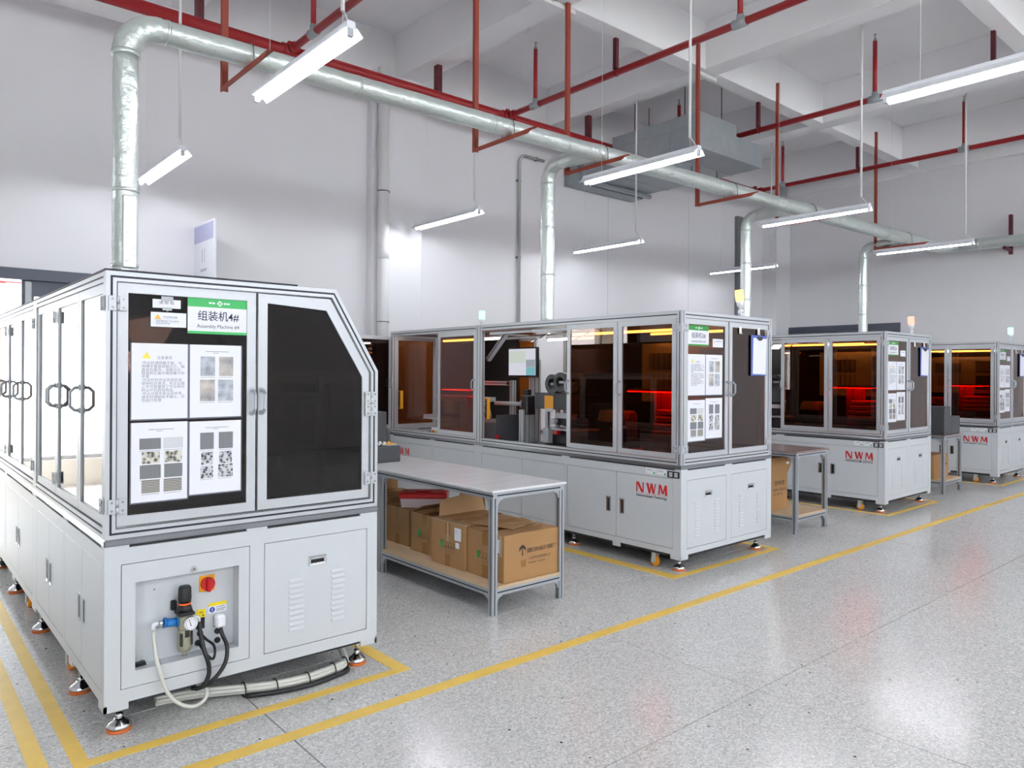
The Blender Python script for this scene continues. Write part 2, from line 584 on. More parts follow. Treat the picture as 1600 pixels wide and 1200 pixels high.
# back wall with the wide doorway at the left
DX0, DX1, DZ = -0.6, 2.25, 2.52
wb = struct(MB().box(RX0 - 0.2, RY1, -0.05, DX0, RY1 + 0.2, RZ).box(DX1, RY1, -0.05, RX1 + 0.2, RY1 + 0.2, RZ)
            .box(DX0, RY1, DZ, DX1, RY1 + 0.2, RZ).obj('wall_back', 'wall'))
struct(MB().box(4.77, 8.27, 0, 5.526, 8.399, 5.41, b=0.004).obj('trim_2', 'wall'))
struct(MB().box(14.19, 8.08, 0, 14.749, 8.399, 5.31, b=0.004).obj('trim_3', 'wall'))
struct(MB().box(RX0, 8.31, 5.1, 4.77, 8.399, 5.41).obj('trim_4', 'wall'))
for xx in (5.53, 9.35, 11.6):
    MB().box(xx, 8.3985, 0.0, xx + 0.006, 8.401, 4.9).obj('panel_joint', 'lgrey', wb)
wr = struct(MB().box(RX1, RY0 - 0.2, -0.05, RX1 + 0.2, RY1 + 0.2, RZ).obj('wall_right', 'wall'))
struct(MB().box(14.62, RY0, 5.315, RX1 - 0.001, 8.08, RZ - 0.001).obj('trim_5', 'ceil'))

def arch_wall(name, axis, pos, a0, a1, centres, hw, sill, spring, side):
    """wall pierced by arched windows; axis = direction the wall runs in"""
    m = MB()
    t0, t1 = pos, pos + side * 0.25
    pax = 'x' if axis == 'y' else 'y'
    edge = a0
    for c in centres:
        m.prism([(edge, -0.05), (c - hw, -0.05), (c - hw, RZ), (edge, RZ)], pax, t0, t1)
        m.prism([(c - hw, -0.05), (c + hw, -0.05), (c + hw, sill), (c - hw, sill)], pax, t0, t1)
        n = 14
        ar = [(c + hw * math.cos(math.pi * k / n), spring + hw * math.sin(math.pi * k / n)) for k in range(n + 1)]
        m.prism([(c - hw, RZ), (c + hw, RZ)] + ar, pax, t0, t1)
        edge = c + hw
    m.prism([(edge, -0.05), (a1, -0.05), (a1, RZ), (edge, RZ)], pax, t0, t1)
    return struct(m.obj(name, 'wall'))

WN = [0]
def arch_window(axis, pos, c, hw, sill, spring, side):
    WN[0] += 1
    n = 14
    def ring_pts(r, z0):
        return [(c - r, z0)] + [(c - r * math.cos(math.pi * k / n), spring + r * math.sin(math.pi * k / n)) for k in range(n + 1)] + [(c + r, z0)]
    pax = 'x' if axis == 'y' else 'y'
    p0, p1 = pos + side * 0.08, pos + side * 0.14
    m = MB().ring(ring_pts(hw, sill), ring_pts(hw - 0.06, sill + 0.06), pax, p0, p1)
    w = struct(m.obj('window_%d' % WN[0], 'slate'))
    b = MB()
    for k in (-1, 0, 1):
        x = c + k * hw * 0.5
        h = spring + math.sqrt(max(0, (hw - 0.05) ** 2 - (x - c) ** 2))
        b.prism([(x - 0.02, sill + 0.06), (x + 0.02, sill + 0.06), (x + 0.02, h), (x - 0.02, h)], pax, p0, p1)
    for z in (sill + 0.75, sill + 1.5, spring):
        b.prism([(c - hw + 0.06, z - 0.02), (c + hw - 0.06, z - 0.02), (c + hw - 0.06, z + 0.02), (c - hw + 0.06, z + 0.02)], pax, p0, p1)
    b.obj('window_bar', 'slate', w)
    pm = (p0 + p1) / 2
    MB().prism(ring_pts(hw - 0.06, sill + 0.06), pax, pm - 0.003, pm + 0.003).obj('pane', 'window_glass', w)

LC = [-4.6]
arch_wall('wall_left', 'y', RX0, RY0 - 0.2, RY1 + 0.2, LC, 1.4, 0.7, 3.9, -1)
for c in LC: arch_window('y', RX0, c, 1.4, 0.7, 3.9, -1)
FILL_C = [-3.0, -0.2, 2.6, 5.4, 8.2, 11.0, 13.3]  # high windows added in the unseen front wall to spread more daylight
arch_wall('wall_front', 'x', RY0, RX0 - 0.2, RX1 + 0.2, FILL_C, 1.1, 3.3, 4.2, -1)
for c in FILL_C: arch_window('x', RY0, c, 1.1, 3.3, 4.2, -1)

# corridor beyond the doorway: glazed outer wall, plaster piers, red pipe
wc = MB().box(-7, 11.6, -0.05, 8.4, 11.85, 0.35).box(-7, 11.6, 3.25, 8.4, 11.85, 3.8)
struct(wc.obj('wall_corridor', 'stone'))
for k in range(9):
    x = -7.6 + 1.95 * k
    struct(MB().box(x, 11.5, 0, x + 0.42, 11.9, 3.3, b=0.01).obj('trim_1', 'stone'))
for k in range(8):
    x = -7.18 + 1.95 * k
    w = struct(MB().ring([(x, 0.35), (x + 1.53, 0.35), (x + 1.53, 3.25), (x, 3.25)], [(x + 0.05, 0.4), (x + 1.48, 0.4), (x + 1.48, 3.2), (x + 0.05, 3.2)], 'y', 11.68, 11.74).obj('window_%d' % (10 + k), 'lgrey'))
    MB().box(x + 0.05, 11.705, 0.4, x + 1.48, 11.711, 3.2).obj('pane', 'window_glass', w)
struct(MB().box(-7, 8.6, 3.6, 8.4, 11.6, 3.75).obj('ceiling_corridor', 'ceil'))
struct(MB().box(-7.2, 8.6, -0.05, -7.0, 11.85, 3.75).box(8.2, 8.6, -0.05, 8.4, 11.6, 3.75).obj('wall_corridor', 'stone'))
struct(MB().box(-60, -60, -0.35, 60, 60, -0.13).obj('ground', 'ground'))

# sliding door in the opening
d1 = struct(MB().box(DX0, 8.36, 2.42, 2.6, 8.62, 2.53, b=0.004).box(DX0 - 0.06, 8.37, 0, DX0, 8.62, 2.42).box(DX1, 8.37, 0, DX1 + 0.06, 8.62, 2.42).obj('door_1', 'slate'))
leaf = MB().ring([(1.065, 0.01), (2.24, 0.01), (2.24, 2.42), (1.065, 2.42)], [(1.165, 0.16), (2.14, 0.16), (2.14, 2.27), (1.165, 2.27)], 'y', 8.40, 8.44).obj('door_leaf', 'slate', d1)
MB().box(1.165, 8.417, 0.16, 2.14, 8.423, 2.27).obj('glass_pane', 'window_glass', d1)
h = MB().box(1.088, 8.375, 2.05, 1.142, 8.40, 2.41, 0, 0.006).box(1.096, 8.368, 2.07, 1.134, 8.376, 2.2, 1)
h.obj('door_closer', ['lgrey', 'mgrey'], d1)
# door in the right wall, slate frame
d2 = struct(MB().ring([(5.84, 0), (8.21, 0), (8.21, 2.56), (5.84, 2.56)], [(5.93, 0.0), (8.12, 0.0), (8.12, 2.44), (5.93, 2.44)], 'x', 14.70, 14.76).obj('door_2', 'slate'))
for ya in (5.935, 7.03):
    MB().box(14.715, ya, 0.01, 14.75, ya + 1.085, 2.43, b=0.004).obj('door_leaf', 'slate', d2)

t = thing('corridor_pipe', 'bright red pipe crossing the bright corridor behind the doorway', 'pipe', (-6.9, 10.5, 2.64))
MB().cyl((0, 0, 0), (15.0, 0, 0), 0.05, n=14).obj('pipe', 'red_pipe', t)
for x in (3.4, 8.02, 12.6): MB().cyl((x - 0.05, 0, 0), (x + 0.05, 0, 0), 0.062, n=14).box(x - 0.02, -0.02, 0.05, x + 0.02, 0.02, 0.955).obj('pipe_clamp', 'red_pipe', t)

# ================================================================= MACHINES
def panel_face(mp, a0, a1, z0, z1, panels, out):
    """skin of a cabinet side split around door panels by dark 4 mm joints.
    mp(a,t,z) -> local xyz with t measured inwards; out = MB collecting the fixed skin"""
    def bx(m, aa, ab, za, zb, t0=0.0, t1=0.012, mi=0, b=0.0):
        p, q = mp(aa, t0, za), mp(ab, t1, zb)
        m.box(*p, *q, mi, b)
    out_b = lambda *k: bx(out, *k)
    if not panels:
        out_b(a0, a1, z0, z1)
        return bx
    pz0, pz1 = panels[0][1], panels[0][3]
    out_b(a0, a1, pz1, z1)
    out_b(a0, a1, z0, pz0)
    cur = a0
    for (pa, _, pb, _) in panels:
        if pa - cur > 0.006: out_b(cur, pa, pz0, pz1)
        cur = pb
    if a1 - cur > 0.001: out_b(cur, a1, pz0, pz1)
    return bx

def flush_handle(name, mp, a, z, w, h, parent):
    """recessed pull with bright rim"""
    m = MB()
    r = 0.012
    o = [(a - w / 2, z - h / 2), (a + w / 2, z - h / 2), (a + w / 2, z + h / 2), (a - w / 2, z + h / 2)]
    i = [(a - w / 2 + r, z - h / 2 + r), (a + w / 2 - r, z - h / 2 + r), (a + w / 2 - r, z + h / 2 - r), (a - w / 2 + r, z + h / 2 - r)]
    for k in range(4):
        j = (k + 1) % 4
        A, B, Cc, D = o[k], o[j], i[j], i[k]
        m.poly([mp(A[0], -0.004, A[1]), mp(B[0], -0.004, B[1]), mp(Cc[0], -0.001, Cc[1]), mp(D[0], -0.001, D[1])], 0)
        m.poly([mp(A[0], -0.004, A[1]), mp(B[0], -0.004, B[1]), mp(B[0], 0.001, B[1]), mp(A[0], 0.001, A[1])], 0)
    p, q = mp(i[0][0], -0.0012, i[0][1]), mp(i[2][0], -0.0004, i[2][1])
    m.box(*p, *q, 1)
    if w > h:
        p, q = mp(i[0][0], -0.006, i[2][1] - 0.004), mp(i[2][0], -0.001, i[2][1])
        m.box(*p, *q, 0)
    return m.obj(name, ['chrome', 'blackmatt'], parent)

def vent_panel(root, mp, rect, pull, vents):
    a0, z0, a1, z1 = rect
    m = MB()
    m.box(*mp(a0 + 0.003, 0.0, z0 + 0.003), *mp(a1 - 0.003, 0.012, z1 - 0.003), 0, 0.0015)
    d = m.obj('vent_panel', 'white', root)
    flush_handle('pull_handle', mp, pull[0], pull[1], 0.095, 0.048, d)
    for va, vb, zt, zb, n in vents:
        st = (zt - zb) / n
        for k in range(n):
            zc = zt - st * (k + 0.5)
            l = MB()
            pts = [mp(va, 0.0, zc + st * 0.33), mp(vb, 0.0, zc + st * 0.33), mp(vb, -0.007, zc - st * 0.22), mp(va, -0.007, zc - st * 0.22)]
            lo = [mp(va, 0.0, zc - st * 0.28), mp(vb, 0.0, zc - st * 0.28)]
            l.poly(pts, 0)
            l.poly([pts[3], pts[2], lo[1], lo[0]], 1)
            l.poly([pts[0], pts[3], lo[0]], 0)
            l.poly([pts[1], lo[1], pts[2]], 0)
            l.obj('louvre', ['white', 'mgrey'], d)
    return d

def cab_door(root, mp, a0, z0, a1, z1, lock_a, lock_z):
    m = MB().box(*mp(a0 + 0.0032, 0.0, z0 + 0.0032), *mp(a1 - 0.0032, 0.012, z1 - 0.0032), 0, 0.0015)
    d = m.obj('cabinet_door', 'white', root)
    if lock_a is not None: flush_handle('recessed_handle', mp, lock_a, lock_z, 0.048, 0.125, d)
    return d

def foot(root, x, y, ztop):
    f = MB().lathe([(0.010, 0.05), (0.010, ztop + 0.02)], (x, y, 0), 10)
    f.lathe([(0.017, 0.052), (0.017, 0.072)], (x, y, 0), 6)
    f.lathe([(0.047, 0.014), (0.049, 0.022), (0.040, 0.034), (0.022, 0.046), (0.018, 0.054), (0.010, 0.054)], (x, y, 0), 20)
    o = f.obj('levelling_foot', 'chrome', root)
    MB().lathe([(0.049, 0.0), (0.051, 0.006), (0.048, 0.0138)], (x, y, 0), 20).obj('rubber_pad', 'orange_rubber', o)

def caster(root, x, y, zt, face=1):
    m = MB().box(x - 0.035, y - 0.03, zt - 0.012, x + 0.035, y + 0.03, zt)
    m.box(x - 0.024, y - 0.018, 0.03, x - 0.02, y + 0.022, zt - 0.012).box(x + 0.02, y - 0.018, 0.03, x + 0.024, y + 0.022, zt - 0.012)
    m.cyl((x - 0.026, y, 0.041), (x + 0.026, y, 0.041), 0.008, n=8)
    o = m.obj('caster', 'lgrey', root)
    MB().lathe([(0.02, -0.016), (0.036, -0.016), (0.041, -0.010), (0.041, 0.010), (0.036, 0.016), (0.02, 0.016)], (x, y, 0.041), 18, axis='x').obj('caster_wheel', 'orange_wheel', o)

def bar_handle(parent, mp, a, z, along='z', h=0.11, out=0.042):
    q = h / 2
    pts = [mp(a, 0.0, z - q), mp(a, -out * 0.55, z - q * 0.96), mp(a, -out, z - q * 0.6), mp(a, -out, z + q * 0.6), mp(a, -out * 0.55, z + q * 0.96), mp(a, 0.0, z + q)]
    m = MB().tube(pts, 0.0075, 8, 0, smooth=False)
    for s in (-1, 1):
        m.cyl(mp(a, 0.001, z + s * q), mp(a, -0.006, z + s * q), 0.013, n=10)
    return m.obj('handle', 'alu2', parent)

def hinge(parent, mp, a, z, wing=0.036, t=-0.002, h=0.062):
    m = MB()
    m.box(*mp(a - wing, t - 0.003, z - h / 2), *mp(a - 0.006, t + 0.001, z + h / 2), 0, 0.001)
    m.box(*mp(a + 0.006, t - 0.003, z - h / 2), *mp(a + wing, t + 0.001, z + h / 2), 0, 0.001)
    m.cyl(mp(a, t - 0.003, z - h / 2), mp(a, t - 0.003, z - 0.002), 0.0065, n=8)
    m.cyl(mp(a, t - 0.003, z + 0.002), mp(a, t - 0.003, z + h / 2), 0.0065, n=8)
    for sa in (-1, 1):
        for sz in (-1, 1):
            c = mp(a + sa * (wing * 0.58), t - 0.003, z + sz * h * 0.29)
            e = mp(a + sa * (wing * 0.58), t - 0.0045, z + sz * h * 0.29)
            m.cyl(c, e, 0.0055, n=8, mi=1)
    return m.obj('hinge', ['alu', 'screw'], parent)

def leaf_door(root, mp, a0, z0, a1, z1, gl, hinge_a=None, handle_a=None, handle_z=None, poly=None, ipoly=None, hz=None, st=0.042, t0=0.008, t1=0.030):
    outer = poly or [(a0, z0), (a1, z0), (a1, z1), (a0, z1)]
    inner = ipoly or [(a0 + st, z0 + st), (a1 - st, z0 + st), (a1 - st, z1 - st), (a0 + st, z1 - st)]
    m = MB()
    n = len(outer)
    V = [[m.bm.verts.new(mp(a, t, z)) for a, z in P] for t in (t0, t1) for P in (outer, inner)]
    for i in range(n):
        j = (i + 1) % n
        for A, B in ((0, 1), (2, 3), (0, 2), (1, 3)):
            m.bm.faces.new((V[A][i], V[A][j], V[B][j], V[B][i]))
    d = m.obj('door', 'alu', root)
    g = MB()
    tm = (t0 + t1) / 2
    A = [g.bm.verts.new(mp(a, tm - 0.003, z)) for a, z in inner]
    B = [g.bm.verts.new(mp(a, tm + 0.003, z)) for a, z in inner]
    g.bm.faces.new(A)
    g.bm.faces.new(B)
    for i in range(n):
        j = (i + 1) % n
        g.bm.faces.new((A[i], A[j], B[j], B[i]))
    g.obj('glass_pane', gl, d)
    mo = lambda a, t, z: mp(a, t + t0, z)
    if handle_a is not None: bar_handle(d, mo, handle_a, handle_z)
    if hinge_a is not None:
        for z in (hz or (z0 + 0.075, z1 - 0.075)):
            hinge(d, mp, hinge_a, z)
    return d

LOGO = {}
def logo(root, mp_o, xd, w, hgt, sub, tiny=False):
    """NWM: flared red capitals over a thin rule with a small line beneath"""
    m = MB()
    yd = Vector((0, 0, 1))
    xd = Vector(xd)
    o = Vector(mp_o)
    def P(u, v): return o + xd * (u * w) + yd * (v * hgt)
    T = 0.085
    def pl(pts): m.poly([P(u, v) for u, v in pts])
    # N
    pl([(0.0, 0), (0.045, 0), (0.04, 1), (0.0, 1)])
    pl([(0.0, 1), (0.085, 1), (0.245, 0.0), (0.17, 0.0)])
    pl([(0.205, 0), (0.245, 0), (0.25, 1), (0.21, 1)])
    # W
    for k in (0.325, 0.455):
        pl([(k, 1), (k + 0.08, 1), (k + 0.135, 0.0), (k + 0.08, 0.0)])
        pl([(k + 0.095, 0.0), (k + 0.135, 0.0), (k + 0.185, 1), (k + 0.15, 1)])
    # M
    pl([(0.715, 0), (0.755, 0), (0.775, 1), (0.735, 1)])
    pl([(0.735, 1), (0.80, 1), (0.885, 0.12), (0.835, 0.12)])
    pl([(0.845, 0.12), (0.885, 0.12), (0.955, 1), (0.915, 1)])
    pl([(0.91, 1), (0.98, 1), (1.0, 0), (0.925, 0)])
    pl([(0, -0.09), (1, -0.09), (1, -0.06), (0, -0.06)])
    lg = m.obj('logo_lettering', 'logo_red', root)
    sz = hgt * (0.44 if tiny else 0.36)
    st = text('logo_subtitle', sub, sz, 'inkb', root, P(0, -0.47 if tiny else -0.40), xd, (0, 0, 1), bold=hgt * 0.006)
    xs_ = [v.co.x for v in st.data.vertices]
    st.scale = (w * 0.99 / max(xs_), 1, 1)
    return lg

def gear(root, y0, W_):
    """inner mechanism of one machine bay; y0 = local start of the open bay"""
    def P(name, mb, mats): return mb.obj(name, mats, root)
    # monitor on a post (screen faces -x)
    mon = P('monitor', MB().box(0.455, 2.155, 0.0 + 1.515, 0.495, 2.61, 1.83, 0, 0.004), 'black')
    sc = MB().box(0.4535, 2.17, 1.535, 0.4548, 2.595, 1.815, 0)
    sc.box(0.4525, 2.175, 1.535, 0.4534, 2.315, 1.62, 1).box(0.4525, 2.175, 1.622, 0.4534, 2.315, 1.70, 2).box(0.4525, 2.325, 1.665, 0.4534, 2.59, 1.79, 3)
    sc.obj('screen', ['screen', 'screen_teal', 'screen_grey', 'screen_green'], mon)
    P('gantry_post', MB().extr('z', 0.842, 1.70, 0.51, 2.21, 0.57, 2.27), ['alu', 'slot'])
    P('gantry_post', MB().extr('z', 0.842, 1.56, 0.51, 2.28, 0.55, 2.33), ['alu', 'slot'])
    P('gantry_post', MB().extr('z', 0.842, 1.18, 0.30, 2.19, 0.36, 2.25).extr('z', 0.842, 1.18, 0.36, 2.19, 0.42, 2.25), ['alu', 'slot'])
    P('gantry_post', MB().extr('z', 0.842, 1.48, 0.42, 2.49, 0.47, 2.54), ['alu', 'slot'])
    P('gantry_beam', MB().extr('y', 2.50, 3.05, 0.42, 1.425, 0.46, 1.47).box(0.415, 2.545, 1.43, 0.419, 2.585, 1.465, 1), ['alu', 'slot'])
    P('diagonal_strut', MB().box(-0.022, -0.022, -0.20, 0.022, 0.022, 0.20, 0, 0.002).box(-0.0235, -0.005, -0.20, -0.0215, 0.005, 0.20, 1), ['alu', 'slot'])
    st = bpy.data.objects[[o.name for o in COL.objects if o.parent == root][-1]]
    st.location = (0.18, 2.46, 1.83)
    st.rotation_euler = (math.radians(48), 0, 0)
    # grey chute box and side cheek
    P('chute_box', MB().prism([(0.20, 0.845), (0.46, 0.845), (0.46, 1.06), (0.18, 1.06), (0.16, 1.04)], 'y', 2.46, 2.80, 0), 'mgrey')
    P('cheek_plate', MB().box(0.16, 2.435, 0.845, 0.50, 2.455, 1.12, 0, 0.003), 'dgrey')
    P('emergency_knob', MB().lathe([(0.022, -0.03), (0.024, -0.012), (0.012, 0.0), (0.012, 0.02)], (0.15, 2.40, 0.90), 12, axis='x'), 'switch_red')
    # horizontal cylinder unit
    P('feed_cylinder', MB().cyl((0.40, 2.75, 1.23), (0.40, 2.30, 1.235), 0.022, n=14).cyl((0.40, 2.30, 1.235), (0.40, 2.22, 1.235), 0.05, n=12), 'lgrey')
    P('feed_motor', MB().box(0.33, 2.16, 1.13, 0.45, 2.26, 1.33, 0, 0.01).box(0.35, 2.19, 1.33, 0.42, 2.24, 1.39, 0, 0.006), 'black')
    # big dark plate carrying the reels
    P('mount_plate', MB().box(0.36, 1.45, 1.345, 0.62, 2.08, 1.36, 0, 0.003).box(0.355, 1.45, 1.20, 0.365, 2.06, 1.345), 'dgrey')
    P('gantry_post', MB().extr('z', 0.842, 1.34, 0.40, 1.93, 0.44, 1.97).extr('z', 0.842, 1.2, 0.42, 1.80, 0.46, 1.84), ['alu', 'slot'])
    P('warning_tag', MB().box(0.346, 1.79, 1.19, 0.35, 1.915, 1.335, 0).box(0.345, 1.80, 1.175, 0.3465, 1.905, 1.21, 1), ['yorange', 'lgrey'])
    for yc, zc, xx in ((1.86, 1.45, 0.44), (1.70, 1.47, 0.40), (1.55, 1.46, 0.42)):
        m = MB()
        prof = [(0.055, -0.05), (0.098, -0.05), (0.098, 0.05), (0.055, 0.05), (0.055, -0.05)]
        n = 18
        rings = []
        for r_, h_ in prof[:4]:
            rings.append([m.bm.verts.new((xx + h_, yc + r_ * math.cos(2 * math.pi * k / n), zc + r_ * math.sin(2 * math.pi * k / n))) for k in range(n)])
        for i in range(4):
            a, b = rings[i], rings[(i + 1) % 4]
            for k in range(n): m.bm.faces.new((a[k], a[(k + 1) % n], b[(k + 1) % n], b[k]))
        m.box(xx - 0.012, yc - 0.056, zc - 0.012, xx + 0.012, yc + 0.056, zc + 0.012, 1)
        m.obj('tape_reel', ['reel', 'lgrey'], root)
    P('drive_unit', MB().box(0.34, 1.47, 1.05, 0.6, 1.76, 1.15, 0, 0.01).box(0.30, 1.45, 1.12, 0.34, 1.72, 1.17, 1, 0.004).cyl((0.36, 1.74, 1.09), (0.28, 1.74, 1.09), 0.028, n=12, mi=1), ['black', 'lgrey'])
    P('drive_unit', MB().box(0.34, 1.40, 0.86, 0.62, 1.80, 1.0, 0, 0.01).box(0.31, 1.42, 1.0, 0.62, 1.86, 1.02, 1, 0.003), ['black', 'lgrey'])
    P('valve_block', MB().box(0.28, 1.79, 0.87, 0.36, 1.87, 1.02, 0, 0.006).box(0.27, 1.66, 0.96, 0.33, 1.72, 1.0, 1, 0.006), ['lgrey', 'switch_red'])
    P('base_plate', MB().box(0.12, 1.30, 0.845, 1.15, 2.05, 0.862, 0, 0.003), 'black')
    # safety light curtains, yellow
    P('light_curtain', MB().box(0.055, 2.465, 1.08, 0.095, 2.50, 1.30, 0, 0.004).box(0.05, 2.475, 1.09, 0.0555, 2.49, 1.29, 1), ['yorange', 'black'])
    P('light_curtain', MB().box(0.08, 4.17, 1.12, 0.12, 4.205, 1.34, 0, 0.004).box(0.075, 4.18, 1.13, 0.0805, 4.195, 1.33, 1), ['yorange', 'black'])
    # lifted flap doors inside the open bay
    for ya, yb, zz in ((1.24, 1.80, 1.965), (1.82, 2.44, 1.965)):
        m = MB().ring([(0.06, ya), (0.62, ya), (0.62, yb), (0.06, yb)], [(0.10, ya + 0.04), (0.58, ya + 0.04), (0.58, yb - 0.04), (0.10, yb - 0.04)], 'z', zz - 0.012, zz + 0.010)
        f = m.obj('lifted_flap', 'alu', root)
        MB().box(0.10, ya + 0.04, zz - 0.004, 0.58, yb - 0.04, zz + 0.002).obj('flap_pane', 'amber', f)
        MB().tube([(0.10, ya + 0.03, 1.86), (0.30, ya + 0.03, 1.935)], 0.007, 8).obj('gas_strut', 'chrome', f)
    # strip lamps
    for ya, yb, xx, zz in ((0.42, 1.64, 0.45, 1.935), (1.80, 2.52, 0.95, 1.93), (2.66, 3.75, 0.40, 1.935), (0.3, 1.2, 1.1, 1.95)):
        t = P('strip_lamp', MB().box(xx - 0.018, ya, zz + 0.012, xx + 0.018, yb, zz + 0.03), 'lamp_white')
        MB().cyl((xx, ya + 0.02, zz), (xx, yb - 0.02, zz), 0.011, n=8).obj('lamp_tube', 'tube_in', t)
    # camera plate with red ring light, column, trays
    rp = P('vision_plate', MB().box(0.34, 0.30, 1.405, 0.95, 0.83, 1.425, 0, 0.003), 'dgrey')
    MB().box(0.33, 0.30, 1.396, 0.345, 0.83, 1.404, 0).box(0.40, 0.36, 1.398, 0.85, 0.77, 1.404, 0).obj('red_lamp', 'red_glow', rp)
    P('column', MB().extr('z', 0.842, 1.405, 0.52, 0.52, 0.68, 0.68), ['copper', 'slot'])
    for k, (zz, w2) in enumerate(((1.02, 0.20), (1.08, 0.18), (1.14, 0.15), (1.20, 0.13))):
        P('tray', MB().box(0.58 - w2, 0.22, zz, 0.60 + w2, 0.60, zz + 0.045, 0, 0.008), 'lgrey')
    P('tray', MB().box(0.22, 0.48, 0.862, 0.42, 0.84, 0.90, 0, 0.006).box(0.24, 0.53, 0.90, 0.40, 0.57, 0.93, 1).box(0.24, 0.74, 0.90, 0.40, 0.78, 0.93, 1), ['carton_in', 'black'])
    P('tray', MB().box(0.25, 1.0, 0.862, 0.55, 1.25, 0.885, 0, 0.006), 'lgrey')
    P('pallet_shuttle', MB().box(0.30, 0.95, 0.862, 0.48, 1.14, 1.12, 1, 0.01).prism([(1.0, 1.12), (1.2, 1.12), (1.16, 1.22), (1.02, 1.22)], 'x', 0.34, 0.5, 0), ['beige_metal', 'black'])
    P('base_plate', MB().box(0.12, 0.10, 0.845, 1.18, 1.26, 0.862, 0, 0.003), 'black')
    hb = MB()
    for k in range(9):
        y = 0.86 + 0.022 * k
        hb.tube([(0.50, y, 0.95)] + arc((0.44, y, 1.16), (1, 0, 0), (0, 0, 1), 0.06, 0.2, 2.9, 5) + [(0.36, y + 0.01, 1.05)], 0.004, 5)
    P('hose_loops', hb, 'hose')
    hb = MB()
    for k in range(8):
        y = 2.84 + 0.03 * k
        hb.tube(smooth([(0.42, y, 1.02), (0.40, y + 0.01, 1.16), (0.33, y, 1.23), (0.27, y - 0.01, 1.15), (0.28, y, 1.04), (0.33, y + 0.02, 0.98)], 3), 0.005, 5)
    P('hose_loops', hb, 'hose')
    mf = P('valve_manifold', MB().box(0.26, 2.82, 0.94, 0.46, 3.08, 1.0, 0, 0.005).box(0.36, 2.84, 1.24, 0.48, 3.0, 1.29, 0, 0.005), 'lgrey')
    MB().box(0.24, 2.84, 1.292, 0.30, 3.04, 1.30).obj('red_lamp', 'red_soft', mf)
    # electrical back panel
    bp = P('control_panel', MB().box(1.17, 0.30, 1.28, 1.19, 1.35, 1.86), 'lgrey')
    for r_ in range(2):
        for k in range(6):
            MB().box(1.14, 0.86 + 0.065 * k, 1.40 + 0.2 * r_, 1.17, 0.915 + 0.065 * k, 1.56 + 0.2 * r_, 0, 0.003).obj('module', 'mgrey' if r_ else 'beige_metal', bp)
    MB().box(1.13, 0.34, 1.62, 1.17, 0.64, 1.80, 0, 0.004).obj('module', 'mgrey', bp)
    MB().box(1.13, 0.34, 1.34, 1.17, 0.64, 1.56, 0, 0.004).obj('module', 'dgrey', bp)
    P('dark_backing', MB().box(1.20, 0.07, 0.90, 1.215, 2.47, 1.97).box(1.20, 3.30, 0.90, 1.215, 4.20, 1.97), 'blackmatt')  # opaque black sheets added so the amber panes before them look dark
    # far (rear) bay: small robot gantry, device with coloured knobs, trays, note labels
    P('gantry_frame', MB().box(0.25, 3.10, 1.24, 0.33, 3.66, 1.30, 0, 0.006).box(0.26, 3.12, 0.86, 0.32, 3.22, 1.24, 0, 0.004).box(0.24, 3.30, 1.10, 0.34, 3.50, 1.24, 0, 0.006), 'lgrey')
    P('tray', MB().box(0.16, 3.25, 1.02, 0.36, 3.80, 1.035, 0).box(0.16, 3.78, 1.035, 0.36, 3.79, 1.07, 0).box(0.2, 3.4, 1.035, 0.3, 3.43, 1.06), 'lgrey')
    P('red_lamp', MB().box(0.22, 3.05, 1.36, 0.36, 3.55, 1.37), 'red_soft')
    dv = P('control_box', MB().box(0.10, 3.02, 0.845, 0.34, 3.55, 0.935, 0, 0.008), 'lamp_white')
    for y, mm in ((3.50, 'switch_red'), (3.46, 'ylabel'), (3.41, 'green'), (3.37, 'green')):
        MB().cyl((0.10, y, 0.89), (0.088, y, 0.89), 0.013, n=10).obj('push_button', mm, dv)
    P('cable_duct', MB().box(0.10, 3.62, 0.845, 0.18, 4.10, 0.89, 0, 0.004).box(0.09, 3.7, 0.86, 0.1, 3.75, 0.88, 1).box(0.09, 3.9, 0.86, 0.1, 3.96, 0.88, 1), ['lgrey', 'black'])

def signal_lamp(root, x, y, z, lens, tilt=0.0):
    g = MB().lathe([(0.028, 0.0), (0.028, 0.012), (0.016, 0.016), (0.016, 0.03)], (0, 0, 0), 12)
    g.cyl((0, -0.016, 0.052), (0, 0.016, 0.052), 0.026, n=16)
    g.cyl((0, -0.02, 0.052), (0, 0.02, 0.052), 0.008, n=8, mi=1)
    g.lathe([(0.014, 0.07), (0.016, 0.10), (0.026, 0.105), (0.034, 0.15)], (0, 0, 0), 14)
    o = g.obj('signal_lamp', ['lamp_white', 'mgrey'], root, (x, y, z))
    o.rotation_euler = (0, tilt, 0)
    MB().lathe([(0.034, 0.151), (0.036, 0.155), (0.036, 0.245), (0.030, 0.25)], (0, 0, 0), 16).obj('lens', lens, o)
    return o

